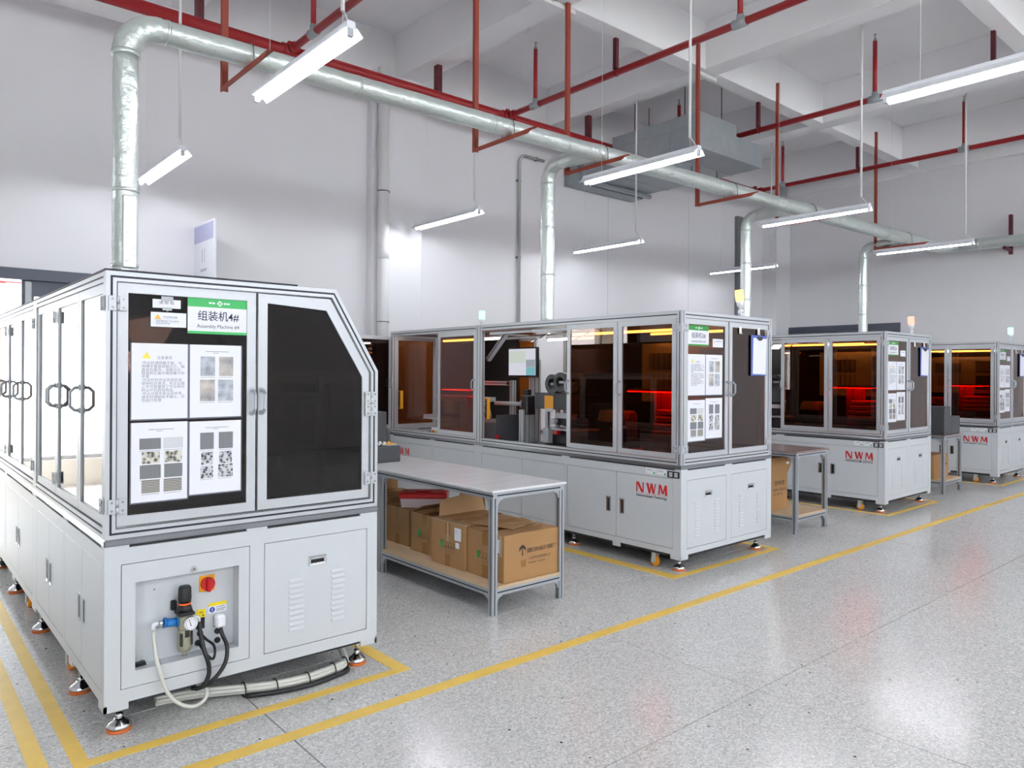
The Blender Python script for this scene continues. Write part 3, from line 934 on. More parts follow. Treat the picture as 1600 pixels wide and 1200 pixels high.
def build_std(loc, label, logo_sub):
    W_, L_ = 1.318, 4.27
    SEAM = 2.545
    root = thing('assembly_machine', label, 'machine', loc, 'enclosed assembly machines in a row')
    top = 2.048
    fx = lambda a, t, z: (a, t, z)                 # front end (towards the aisle)
    lx = lambda a, t, z: (t, a, z)                 # long side facing the aisle's left
    rx = lambda a, t, z: (W_ - t, a, z)
    bx_ = lambda a, t, z: (a, L_ - t, z)
    # ---- base
    sk = MB()
    sk.box(0.012, 0.012, 0.14, W_ - 0.012, L_ - 0.012, 0.81, 1)
    zb, zt = 0.142, 0.800
    P1, P2 = (0.075, 0.186, 0.618, 0.724), (0.690, 0.186, 1.245, 0.724)
    panel_face(fx, 0, W_, zb, zt, [P1, P2], sk)
    sidep = [(0.075, 0.186, 0.66, 0.735), (0.66, 0.186, 1.245, 0.735), (1.275, 0.186, 1.86, 0.735), (1.86, 0.186, 2.49, 0.735), (2.61, 0.186, 3.36, 0.735), (3.40, 0.186, 4.20, 0.735)]
    panel_face(lx, 0.012, L_, zb, zt, sidep, sk)
    panel_face(rx, 0.012, L_, zb, zt, [], sk)
    panel_face(bx_, 0, W_, zb, zt, [], sk)
    for xa, xb in ((0, 0.085), (0.60, 0.70), (W_ - 0.085, W_)):          # tabs carrying the worktop
        sk.box(xa, 0.001, 0.80, xb, 0.03, 0.811, 0)
    for ya, yb in ((0, 0.06), (1.22, 1.32), (2.48, 2.62), (3.33, 3.43), (4.2, L_)):
        sk.box(0.001, ya, 0.80, 0.03, yb, 0.811, 0)
    for xa, xb in ((0, 0.095), (W_ - 0.095, W_)):                        # corner tabs
        sk.box(xa, 0, 0.106, xb, 0.012, 0.142, 0)
    for ya, yb in ((0, 0.10), (0.62, 0.70), (2.45, 2.56), (L_ - 0.1, L_)):
        sk.box(0, ya, 0.106, 0.012, yb, 0.142, 0)
        sk.box(W_ - 0.012, ya, 0.106, W_, yb, 0.142, 0)
    sk.box(0.03, 0.03, 0.115, W_ - 0.03, L_ - 0.03, 0.14, 1)
    sk.obj('base_cabinet', ['white', 'seam'], root)
    vent_panel(root, fx, P1, (0.36, 0.594), [(0.182, 0.25, 0.545, 0.262, 11), (0.452, 0.516, 0.545, 0.262, 11)])
    vent_panel(root, fx, P2, (0.985, 0.594), [(0.808, 0.88, 0.545, 0.262, 11), (1.078, 1.14, 0.545, 0.262, 11)])
    lk = [0.595, 0.745, None, None, 3.22, 3.55]
    for (a0, z0, a1, z1), l_ in zip(sidep, lk): cab_door(root, lx, a0, z0, a1, z1, l_, 0.453)
    MB().box(-0.004, -0.004, 0.811, W_ + 0.004, L_ + 0.004, 0.842, 0, 0.004).obj('worktop', 'steel', root)
    for x in (0.1, W_ - 0.1):
        for y in (0.09, 1.25, 2.55, 4.15): foot(root, x, y, 0.12)
    for x in (0.07, W_ - 0.07): caster(root, x, 0.30, 0.14)
    # ---- enclosure frame
    e = 0.045
    for x in (0, W_ - e):
        for y in (0.0, SEAM - e, SEAM + 0.004, L_ - e):
            MB().extr('z', 0.842, top - 0.004, x, y, x + e, y + e).obj('frame_post', ['alu', 'slot'], root)
    for z0, z1 in ((0.842, 0.885), (top - 0.052, top - 0.002)):
        for y in (0.0, L_ - e):
            MB().extr('x', e, W_ - e, y, z0, y + e, z1).obj('frame_rail', ['alu', 'slot'], root)
        for x in (0, W_ - e):
            MB().extr('y', e, SEAM - e, x, z0, x + e, z1).obj('frame_rail', ['alu', 'slot'], root)
            MB().extr('y', SEAM + 0.05, L_ - e, x, z0, x + e, z1).obj('frame_rail', ['alu', 'slot'], root)
    MB().box(-0.002, -0.002, top - 0.002, W_ + 0.002, L_ + 0.002, top + 0.003, 0).obj('roof_panel', 'lgrey', root)
    # ---- leaves
    z0, z1 = 0.890, 1.992
    d = leaf_door(root, fx, 0.050, z0, 0.645, z1, 'amber', 0.047, 0.625, 1.435)
    d2 = leaf_door(root, fx, 0.665, z0, W_ - 0.050, z1, 'amber', W_ - 0.047, 0.688, 1.435)
    for a0, a1, ha in ((0.058, 0.655, 0.675), (0.668, 1.265, 1.283)):
        dd = leaf_door(root, lx, a0, z0, a1, z1, 'amber', 0.047 if a0 < 0.1 else None, a1 - 0.02, 1.435)
    dd = leaf_door(root, lx, 2.60, z0, 3.29, z1, 'amber', None, 2.625, 1.435)
    for a0, a1 in ((0.058, 0.655), (0.668, 1.265), (1.28, 1.875), (1.89, 2.49), (3.07, 3.63), (3.64, 4.215)):
        leaf_door(root, rx, a0, z0, a1, z1, 'amber')
    leaf_door(root, bx_, 0.050, z0, 0.645, z1, 'amber')
    leaf_door(root, bx_, 0.665, z0, W_ - 0.050, z1, 'amber')
    gear(root, SEAM, W_)
    logo(root, (-0.0012, 0.445, 0.592), (0, -1, 0), 0.315, 0.082, logo_sub, logo_sub.startswith('NEW'))
    logo(root, (-0.0012, 4.16, 0.592), (0, -1, 0), 0.315, 0.082, logo_sub, logo_sub.startswith('NEW'))
    so = MB().box(-0.010, 0.015, 0.742, 0.0, 0.125, 0.792, 0, 0.002)
    for y in (0.042, 0.092):
        for k in range(3): so.box(-0.0112, y - 0.016, 0.752 + 0.012 * k, -0.0098, y + 0.016, 0.759 + 0.012 * k, 1)
    so.obj('power_socket', ['black', 'paper'], root)
    lb = MB().box(-0.0012, 0.14, 0.752, -0.0002, 0.235, 0.80, 0).box(-0.0012, 0.245, 0.752, -0.0002, 0.345, 0.80, 0)
    for y in (0.155, 0.262):
        lb.cyl((-0.0012, y, 0.762), (-0.0020, y, 0.762), 0.009, n=10, mi=1)
        for k in range(3): lb.box(-0.0016, y + 0.015, 0.775 + 0.006 * k, -0.0011, y + 0.07, 0.777 + 0.006 * k, 2)
    lb.obj('inspection_labels', ['paper', 'green', 'ink'], root)
    return root, W_, L_

m3, W3, L3 = build_std((4.742, 3.49, 0), 'long white assembly machine with amber doors and two open bays behind the carton table', 'Semiconductor Technology')
# the leaf swung open at the rear corner, and the two signal lamps of this machine
ox = lambda a, t, z: (-a, L3 - 0.035 + t - 0.27 * a, z)
od = leaf_door(m3, ox, 0.005, 0.890, 0.58, 1.992, 'smoke', None, 0.022, 1.435)
for o in [od] + kids(od): o['only_here'] = 1
for o in (signal_lamp(m3, 1.05, 0.14, 2.05, 'lens_orange', math.radians(-9)), signal_lamp(m3, 0.76, 3.45, 2.05, 'lens_green')):
    o['only_here'] = 1

def retext(root, sub):
    for c in kids(root):
        if c.name.startswith('logo_'): bpy.data.objects.remove(c)
    for y in (0.445, 4.16): logo(root, (-0.0012, y, 0.592), (0, -1, 0), 0.315, 0.082, sub, sub.startswith('NEW'))

m2 = dup(m3, (8.570, 3.55, 0))
m2['label'] = 'white assembly machine lit orange and red inside with red signal lamp'
retext(m2, 'NEWISDOM DEVICE')
signal_lamp(m2, 1.08, 0.14, 2.03, 'lens_red', math.radians(-5))
m1 = dup(m3, (12.195, 3.49, 0))
m1['label'] = 'white assembly machine at the far end of the row with green signal lamp'
signal_lamp(m1, 1.06, 0.14, 2.05, 'lens_green', math.radians(-3))

# ---------------------------------------------------------------- the nearest machine (chamfered rear)
def build_near():
    W_, L_ = 1.303, 4.4
    root = thing('assembly_machine', 'nearest assembly machine with chamfered shoulder and dark smoked glass end doors', 'machine', (0.735, 3.462, 0), 'enclosed assembly machines in a row')
    fx = lambda a, t, z: (a, t, z)
    lx = lambda a, t, z: (t, a, z)
    sk = MB()
    sk.box(0.012, 0.10, 0.14, W_ - 0.012, L_ - 0.012, 0.81, 1)
    sk.box(0.012, 0.012, 0.14, 0.055, 0.10, 0.81, 1).box(0.625, 0.012, 0.14, W_ - 0.012, 0.10, 0.81, 1)
    sk.box(0.055, 0.012, 0.74, 0.625, 0.10, 0.81, 1).box(0.055, 0.012, 0.14, 0.625, 0.10, 0.188, 1)
    P1, P2 = (0.063, 0.198, 0.617, 0.731), (0.686, 0.198, 1.243, 0.731)
    panel_face(fx, 0, W_, 0.142, 0.800, [P1, P2], sk)
    sp = [(0.045, 0.19, 0.44, 0.735), (0.44, 0.19, 0.84, 0.735), (0.89, 0.19, 1.29, 0.735), (1.29, 0.19, 1.70, 0.735), (1.84, 0.19, 2.44, 0.735), (2.44, 0.19, 3.04, 0.735), (3.1, 0.19, 3.7, 0.735), (3.7, 0.19, 4.3, 0.735)]
    panel_face(lx, 0.012, L_, 0.142, 0.800, sp, sk)
    sk.box(W_ - 0.012, 0.012, 0.142, W_, L_, 0.80, 0)
    for xa, xb in ((0, 0.095), (0.602, 0.701), (1.202, W_)): sk.box(xa, 0.001, 0.80, xb, 0.03, 0.812, 0)
    for ya, yb in ((0, 0.07), (0.80, 0.90), (1.74, 1.88), (3.0, 3.12)): sk.box(0.001, ya, 0.80, 0.03, yb, 0.812, 0)
    for xa, xb in ((0, 0.095), (W_ - 0.095, W_)): sk.box(xa, 0, 0.113, xb, 0.012, 0.142, 0)
    for ya, yb in ((0, 0.10), (0.66, 0.74), (1.72, 1.86), (2.6, 2.7)):
        sk.box(0, ya, 0.113, 0.012, yb, 0.142, 0)
        sk.box(W_ - 0.012, ya, 0.113, W_, yb, 0.142, 0)
    sk.box(0.03, 0.03, 0.12, W_ - 0.03, L_ - 0.03, 0.14, 1)
    sk.obj('base_cabinet', ['white', 'seam'], root)
    for k, (a0, z0, a1, z1) in enumerate(sp):
        cab_door(root, lx, a0, z0, a1, z1, (a1 - 0.05) if k % 2 == 0 else (a0 + 0.05), 0.45)
    vent_panel(root, fx, P2, (0.961, 0.608), [(0.812, 0.89, 0.54, 0.275, 10), (1.038, 1.112, 0.552, 0.278, 10)])
    # service panel with the recess
    sv = MB()
    a0, z0, a1, z1 = P1
    r0, q0, r1, q1 = 0.12, 0.266, 0.565, 0.646
    sv.ring([(a0 + .003, z0 + .003), (a1 - .003, z0 + .003), (a1 - .003, z1 - .003), (a0 + .003, z1 - .003)], [(r0, q0), (r1, q0), (r1, q1), (r0, q1)], 'y', 0.0, 0.012)
    D = 0.075
    sv.box(r0 - .01, D, q0 - .01, r1 + .01, D + 0.004, q1 + .01)
    sv.box(r0 - .006, 0.012, q0 - .006, r0, D, q1 + .006).box(r1, 0.012, q0 - .006, r1 + .006, D, q1 + .006)
    sv.box(r0, 0.012, q0 - .006, r1, D, q0).box(r0, 0.012, q1, r1, D, q1 + .006)
    sp_ = sv.obj('service_panel', 'white', root)
    MB().cyl((0.36, 0.001, 0.664), (0.36, -0.006, 0.664), 0.013, n=16).cyl((0.36, -0.006, 0.664), (0.36, -0.0075, 0.664), 0.006, n=8, mi=1).obj('panel_lock', ['chrome', 'mgrey'], sp_)
    for x, z in ((0.130, 0.636), (0.215, 0.628), (0.130, 0.585), (0.215, 0.582)):
        MB().cyl((x, D - 0.0005, z), (x, D - 0.002, z), 0.003, n=8).obj('bolt_hole', 'black', sp_)
    # main switch
    ms = MB().box(0.408, D - 0.006, 0.532, 0.478, D, 0.606, 0, 0.002).obj('main_switch', 'yorange', root)
    MB().cyl((0.443, D - 0.006, 0.569), (0.443, D - 0.024, 0.569), 0.031, n=20).box(0.434, D - 0.042, 0.536, 0.452, D - 0.022, 0.602, 0, 0.004).obj('rotary_knob', 'switch_red', ms)
    # air regulator
    ar = MB().box(0.302, D - 0.075, 0.395, 0.362, D - 0.012, 0.458, 0, 0.005).obj('air_regulator', 'beige_metal', root)
    cx, cy = 0.332, D - 0.044
    MB().lathe([(0.027, 0.512), (0.027, 0.522), (0.029, 0.53), (0.027, 0.578), (0.022, 0.586)], (cx, cy, 0), 20).obj('adjusting_cap', 'black', ar)
    MB().lathe([(0.0255, 0.502), (0.0265, 0.504), (0.0265, 0.510), (0.0255, 0.512)], (cx, cy, 0), 20).obj('lock_ring', 'orange_band', ar)
    MB().box(0.297, D - 0.08, 0.458, 0.367, D - 0.005, 0.474, 0, 0.004).lathe([(0.034, 0.474), (0.030, 0.49), (0.024, 0.502)], (cx, cy, 0), 20).box(0.282, D - 0.02, 0.476, 0.305, D, 0.52, 0, 0.004).obj('bracket', 'black', ar)
    MB().lathe([(0.0285, 0.395), (0.031, 0.385), (0.031, 0.31), (0.026, 0.295), (0.014, 0.290)], (cx, cy, 0), 20).box(cx - 0.026, cy - 0.034, 0.325, cx - 0.018, cy - 0.018, 0.38, 1).box(cx - 0.008, cy - 0.034, 0.362, cx + 0.012, cy - 0.026, 0.392, 1).box(cx + 0.020, cy - 0.03, 0.325, cx + 0.027, cy - 0.014, 0.385, 1).obj('filter_bowl', ['beige_metal', 'black'], ar)
    MB().lathe([(0.006, 0.290), (0.008, 0.285), (0.008, 0.272)], (cx, cy, 0), 10).obj('drain_valve', 'beige_metal', ar)
    gg = MB().cyl((0.345, D - 0.075, 0.425), (0.345, D - 0.092, 0.425), 0.030, n=24, mi=0).cyl((0.345, D - 0.0921, 0.425), (0.345, D - 0.0930, 0.425), 0.0265, n=24, mi=1)
    gg.poly([(0.343, D - 0.0936, 0.414), (0.347, D - 0.0936, 0.414), (0.338, D - 0.0936, 0.446), (0.336, D - 0.0936, 0.446)], 2)
    for k in range(11):
        a = math.radians(-45 + 27 * k)
        gg.poly([(0.345 + r_ * math.cos(a + s_), D - 0.0936, 0.425 + r_ * math.sin(a + s_)) for r_, s_ in ((0.019, -0.05), (0.024, -0.05), (0.024, 0.05), (0.019, 0.05))], 2)
    gg.obj('pressure_gauge', ['chrome', 'paper', 'inkb'], ar)
    MB().cyl((0.302, cy, 0.43), (0.295, cy, 0.43), 0.022, n=16).cyl((0.295, cy, 0.43), (0.250, cy, 0.437), 0.0185, n=16).cyl((0.250, cy, 0.437), (0.243, cy, 0.438), 0.023, n=16).obj('blue_coupling', 'blue', ar)
    MB().cyl((0.243, cy, 0.438), (0.222, cy, 0.44), 0.014, n=12).obj('plug_nipple', 'chrome', ar)
    MB().tube([(0.222, cy, 0.44), (0.205, cy, 0.44), (0.201, cy, 0.436), (0.201, cy, 0.416)], 0.010, 10).obj('elbow_fitting', 'lamp_white', ar)
    MB().tube([(0.367, cy, 0.432), (0.388, cy, 0.432), (0.393, cy, 0.426), (0.393, cy, 0.41)], 0.009, 10).obj('elbow_fitting', 'lamp_white', ar)
    # sockets and cable glands
    MB().box(0.396, D - 0.004, 0.362, 0.434, D, 0.414, 0, 0.002).box(0.474, D - 0.004, 0.358, 0.512, D, 0.412, 0, 0.002).obj('power_socket', 'black', root)
    for x, z in ((0.413, 0.342), (0.405, 0.300), (0.492, 0.336), (0.492, 0.294)):
        MB().cyl((x, D, z), (x, D - 0.006, z), 0.014, n=14).obj('cable_gland', 'black', root)
    MB().box(0.396, D - 0.0012, 0.414, 0.438, D - 0.0002, 0.452, 0).box(0.404, D - 0.0016, 0.420, 0.409, D - 0.0011, 0.427, 1).box(0.424, D - 0.0016, 0.420, 0.430, D - 0.0011, 0.427, 1).box(0.41, D - 0.0016, 0.436, 0.427, D - 0.0011, 0.439, 1).obj('warning_label', ['ylabel', 'inkb'], root)
    w2 = MB().box(0.452, D - 0.0012, 0.424, 0.535, D - 0.0002, 0.470, 0).box(0.452, D - 0.0016, 0.456, 0.535, D - 0.001, 0.472, 1).cyl((0.468, D - 0.0012, 0.440), (0.468, D - 0.0022, 0.440), 0.0125, n=16, mi=2)
    w2.box(0.4665, D - 0.003, 0.434, 0.4695, D - 0.002, 0.447, 0)
    for k, (z_, l_) in enumerate(((0.447, 0.040), (0.438, 0.045), (0.431, 0.038))): w2.box(0.485, D - 0.0016, z_, 0.485 + l_, D - 0.001, z_ + 0.003, 3)
    w2.obj('earthing_label', ['paper', 'ylabel', 'bluep', 'ink'], root)
    MB().box(-0.004, -0.006, 0.812, W_ + 0.004, L_, 0.842, 0, 0.005).obj('worktop', 'steel', root)
    for x, y in ((0.076, 0.076), (W_ - 0.076, 0.076), (0.03, 0.62), (0.03, 1.72), (0.03, 2.75), (0.03, 3.6), (W_ - 0.05, 2.2), (W_ - 0.05, 4.2)): foot(root, x, y, 0.13)
    for y in (0.95, 2.3): caster(root, 0.05, y, 0.14)
    MB().box(0.35, 0.25, 0.06, 0.85, 0.34, 0.12).obj('floor_channel', 'mgrey', root)
    # ---- enclosure
    top = 1.98
    CX, CZ, SZ = 1.057, 1.975, 1.562       # chamfer
    e = 0.045
    prof_o = [(0.0, 0.842), (W_, 0.842), (W_, SZ), (CX, CZ + 0.001), (0.0, CZ + 0.001)]
    def inset(d): return [(d, 0.842 + d), (W_ - d, 0.842 + d), (W_ - d, SZ - 0.25 * d), (CX - 0.55 * d, CZ - d), (d, CZ - d)]
    for y in (0.0, 1.75, 1.80, L_ - e):
        fr = MB().ring(prof_o, inset(e), 'y', y, y + e, 0)
        if y == 0.0:
            gi, go = inset(0.0265), inset(0.0175)
            fr2 = MB().ring(go, gi, 'y', -0.0006, 0.003, 0).obj('slot_strip', 'slot', root)
            MB().ring(inset(0.0415), inset(0.0445), 'y', -0.0006, 0.003, 0).obj('slot_strip', 'slot', root)
        fr.obj('end_frame', 'alu', root)
    for z0_, z1_ in ((0.842, 0.887), (CZ - 0.045, CZ)):
        for ya, yb in ((e, 1.75), (1.845, L_ - e)):
            MB().extr('y', ya, yb, 0.0, z0_, e, z1_).obj('frame_rail', ['alu', 'slot'], root)
            if z0_ < 1: MB().extr('y', ya, yb, W_ - e, z0_, W_, z1_).obj('frame_rail', ['alu', 'slot'], root)
    for ya, yb in ((e, 1.75), (1.845, L_ - e)):
        MB().extr('y', ya, yb, W_ - e, SZ - 0.03, W_, SZ).obj('frame_rail', ['alu', 'slot'], root)
    MB().box(-0.003, -0.003, CZ + 0.0012, CX - 0.21, L_, top + 0.004, 0).obj('roof_panel', 'slot', root)
    MB().box(CX - 0.21, 0.003, CZ - 0.005, CX, L_, CZ + 0.001, 0).prism([(W_ - 0.001, SZ), (CX, CZ - 0.001), (CX - 0.01, CZ - 0.012), (W_ - 0.012, SZ - 0.01)], 'y', e, L_ - e, 0).obj('shoulder_panel', 'smoke', root)
    leaf_door(root, fx, 0.046, 0.893, 0.643, 1.930, 'smoke', 0.046, 0.626, 1.412, hz=(0.98, 1.84))
    leaf_door(root, fx, 0, 0, 0, 0, 'smoke', W_ - 0.040, 0.672, 1.412, poly=[(0.655, 0.893), (W_ - 0.050, 0.893), (W_ - 0.050, 1.556), (1.028, 1.925), (0.655, 1.928)],
              ipoly=[(0.700, 0.938), (1.214, 0.938), (1.214, 1.528), (1.008, 1.866), (0.700, 1.884)], hz=(0.995, 1.42))
    hinge(root, fx, W_ - 0.040, 1.355)
    ed = [0.048, 0.575, 1.145, 1.748]
    for k in range(3):
        leaf_door(root, lx, ed[k] + 0.003, 0.893, ed[k + 1] - 0.003, 1.928, 'smoke', ed[k] + 0.001 if k in (0, 2) else None, ed[k + 1] - 0.025 if k < 2 else ed[k] + 0.03, 1.42, hz=(0.98, 1.84))
    ed = [1.85, 2.44, 3.05, 3.68, 4.35]
    for k in range(4):
        leaf_door(root, lx, ed[k] + 0.003, 0.893, ed[k + 1] - 0.003, 1.928, 'smoke', ed[k] + 0.001 if k in (0, 2) else None, ed[k + 1] - 0.025, 1.42, hz=(0.98, 1.84))
    # closed far side and rear
    for a0, a1 in ((0.05, 0.62), (0.63, 1.2), (1.21, 1.74), (1.85, 2.48), (2.49, 3.1), (3.11, 3.72), (3.73, 4.35)):
        leaf_door(root, lambda a, t, z: (W_ - t, a, z), a0, 0.893, a1, SZ - 0.035, 'smoke')
    MB().box(0.05, L_ - 0.03, 0.89, W_ - 0.05, L_ - 0.02, 1.55).obj('rear_panel', 'lgrey', root)
    # mechanism (unlit)
    P = lambda name, mb, mats: mb.obj(name, mats, root)
    P('base_plate', MB().box(0.12, 0.15, 0.843, 1.15, 1.6, 0.86, 0, 0.003), 'black')

    P('gantry_post', MB().extr('z', 0.86, 1.6, 0.86, 0.5, 0.92, 0.56), ['alu', 'slot'])
    P('gantry_beam', MB().extr('x', 0.72, 1.2, 0.44, 1.38, 0.50, 1.44), ['alu', 'slot'])
    P('drive_unit', MB().box(0.80, 0.38, 1.10, 1.0, 0.56, 1.30, 0, 0.01), 'copper')
    P('tray', MB().box(0.8, 0.3, 0.90, 1.15, 0.75, 0.94, 0, 0.006), 'mgrey')
    return root
m4 = build_near()

# ================================================================= OVERHEAD
# ---------------------------------------------------------------- round foil-wrapped exhaust duct
DY = 5.0
def dz(x): return 3.702 + 0.0088 * (x - 1.5)
def dr(x): return 0.076 if x < 5.15 else 0.076 + (x - 5.15) / 0.25 * 0.008 if x < 5.4 else 0.084 if x < 9.0 else 0.084 + (x - 9.0) / 0.25 * 0.014 if x < 9.25 else 0.098
dx0, dx1 = 1.165, 14.35
duct = thing('exhaust_duct', 'foil wrapped round exhaust duct running under the ceiling with drops to each machine', 'duct', (0, 0, 0))
def band(p, ax, r, w=0.010):
    a = Vector(ax) * w
    MB().cyl(Vector(p) - a, Vector(p) + a, r, n=20).obj('joint_band', 'foil', duct)
rr, er = 0.30, 0.20
random.seed(3)
def jit(r): return r * (1 + random.uniform(-0.022, 0.022))
n_ = 110
xs_ = [dx0 + er + (dx1 - rr - dx0 - er) * i / n_ for i in range(n_ + 1)]
MB().tube([(x, DY, dz(x)) for x in xs_], 0.08, 20, radii=[jit(dr(x)) for x in xs_], cap=False).obj('main_run', 'foil', duct)
z0_ = dz(dx0 + er)
pts = arc((dx0 + er, DY, z0_ - er), (0, 0, 1), (-1, 0, 0), er, 0, math.pi / 2, 14)
MB().tube(pts, 0.08, 20, cap=False, radii=[0.078 + 0.007 * math.sin(math.pi * i / 14) + random.uniform(-0.002, 0.002) for i in range(15)]).obj('elbow', 'foil', duct)
zs_ = [z0_ - er - (z0_ - er - 1.99) * i / 26 for i in range(27)]
MB().tube([(dx0, DY, z) for z in zs_], 0.075, 18, radii=[jit(0.073) for z in zs_]).obj('drop_pipe', 'foil', duct)
MB().box(dx0 - 0.035, DY - 0.095, 2.18, dx0 + 0.045, DY - 0.072, 2.62, 0, 0.006).obj('damper_plate', 'foil', duct)
for x in (1.40, 2.75, 4.05, 4.95, 5.85, 7.45, 8.9, 10.4, 12.0, 13.6): band((x, DY, dz(x)), (1, 0, 0), dr(x) * 1.035)
band((dx0, DY, z0_ - er), (0, 0, 1), 0.082, 0.016)
for z in (2.66, 2.2): band((dx0, DY, z), (0, 0, 1), 0.0775)
ze = dz(dx1 - rr)
MB().tube(arc((dx1 - rr, DY - rr, ze), (0, 1, 0), (1, 0, 0), rr, 0, math.pi / 2, 10), 0.098, 18, cap=False).obj('elbow', 'foil', duct)
ys_ = [DY - rr - (DY - rr + 3.0) * i / 40 for i in range(41)]
MB().tube([(dx1, y, ze) for y in ys_], 0.098, 18, radii=[jit(0.098) for y in ys_]).obj('branch_run', 'foil', duct)
for y in (4.4, 3.3, 1.2): band((dx1, y, ze), (0, 1, 0), 0.102)
for k, (x, zt) in enumerate(((5.40, 2.055), (9.20, 2.055), (12.85, 2.055))):
    yb, zb = 5.70, 3.755
    r_ = 0.18
    pts = [(x + 0.02, DY + 0.05, dz(x))] + [(x, yb - r_ - 0.1, zb), (x, yb - r_, zb)] + arc((x, yb - r_, zb - r_), (0, 0, 1), (0, 1, 0), r_, 0, math.pi / 2, 9)[1:] + [(x, yb, zb - r_ - (zb - r_ - zt) * i / 16) for i in range(1, 17)]
    MB().tube(pts, 0.074, 18, radii=[jit(0.074) for p in pts]).obj('drop_pipe', 'foil', duct)
    for z in (zb - r_ - 0.02, 3.1, 2.6): band((x, yb, z), (0, 0, 1), 0.078)
    band((x, yb - r_ - 0.02, zb), (0, 1, 0), 0.078)

# ---------------------------------------------------------------- angle iron hangers
def hanger(x, ztop, label):
    t = thing('duct_hanger', label, 'hanger', (x, 5.46, dz(x) - dr(x) - 0.005), 'red angle iron hangers of the round duct')
    m = MB().box(-0.022, -0.004, -0.03, 0.022, 0.0, ztop - dz(x) + dr(x) + 0.005).box(-0.022, 0, -0.03, -0.018, 0.034, ztop - dz(x) + dr(x) + 0.005)
    m.obj('hanger_post', 'red_hanger', t)
    MB().box(-0.022, -0.82, 0.0, 0.018, 0.0, 0.004).prism([(-0.74, -0.036), (0, -0.036), (0, 0.0), (-0.82, 0.0)], 'x', -0.022, -0.018).obj('hanger_arm', 'red_hanger', t)
    MB().tube([(0.0, -0.46 + dr(x) + 0.007, -0.005)] + [(0.0, -0.46 + (dr(x) + 0.007) * math.cos(a), dr(x) + 0.005 + (dr(x) + 0.007) * math.sin(a)) for a in (0, 0.5, 1.0, 1.57, 2.1, 2.6, 3.14)] + [(0.0, -0.46 - dr(x) - 0.007, -0.005)], 0.004, 6).obj('u_bolt', 'mgrey', t)
    return t
HL = [(1.93, 6.0, 'first red hanger from the left, beside the big lamp over the nearest machine'), (4.25, 6.0, 'second red hanger from the left, above the short lamp near the white wall pipe'),
      (5.46, 5.41, 'red hanger bolted under the white beam beside the first drop pipe elbow'), (7.74, 5.66, 'red hanger in front of the rectangular grey duct'),
      (9.63, 5.66, 'red hanger right of the rectangular grey duct'), (12.80, 5.66, 'last red hanger at the far end of the round duct')]
for a in HL: hanger(*a)
t = thing('wall_bracket', 'short red bracket holding the round duct near the right wall', 'bracket', (14.35, 4.0, dz(14.05) - 0.098 - 0.046))
MB().box(-0.12, -0.02, 0.0, 0.27, 0.02, 0.045).box(0.20, -0.025, -0.05, 0.27, 0.025, 0.62).obj('bracket_bar', 'maroon', t)

# ---------------------------------------------------------------- rectangular galvanised duct
rd_ = thing('air_duct', 'rectangular galvanised sheet metal air duct over the second machine', 'duct', (0, 0, 0))
MB().box(8.38, 5.886, 4.60, 9.92, 8.1, 4.93, 0, 0.004).obj('duct_body', 'galv', rd_)
MB().box(8.38, 5.90, 4.931, 9.27, 7.45, 5.10, 0, 0.004).obj('upper_section', 'galv', rd_)
for y in (6.4, 7.0, 7.6):
    MB().box(8.372, y - 0.012, 4.592, 9.928, y + 0.012, 4.60).box(8.372, y - 0.012, 4.60, 8.379, y + 0.012, 4.928).obj('stiffener', 'galv', rd_)
MB().box(8.34, 7.98, 4.53, 9.98, 8.04, 4.592, 0, 0.003).obj('mounting_rail', 'galv', rd_)
MB().box(8.352, 5.95, 4.53, 8.38, 8.1, 4.592).obj('mounting_rail', 'galv', rd_)
MB().box(8.30, 8.1, 4.53, 9.9, 8.38, 5.0, 0, 0.004).obj('wall_collar', 'galv', rd_)
for x, y in ((8.6, 6.3), (8.6, 7.2), (9.8, 6.5), (9.8, 7.9)):
    MB().cyl((x, y, 5.10 if x < 9 else 4.93), (x, y, 6.0), 0.006, n=6).obj('drop_rod', 'black', rd_)

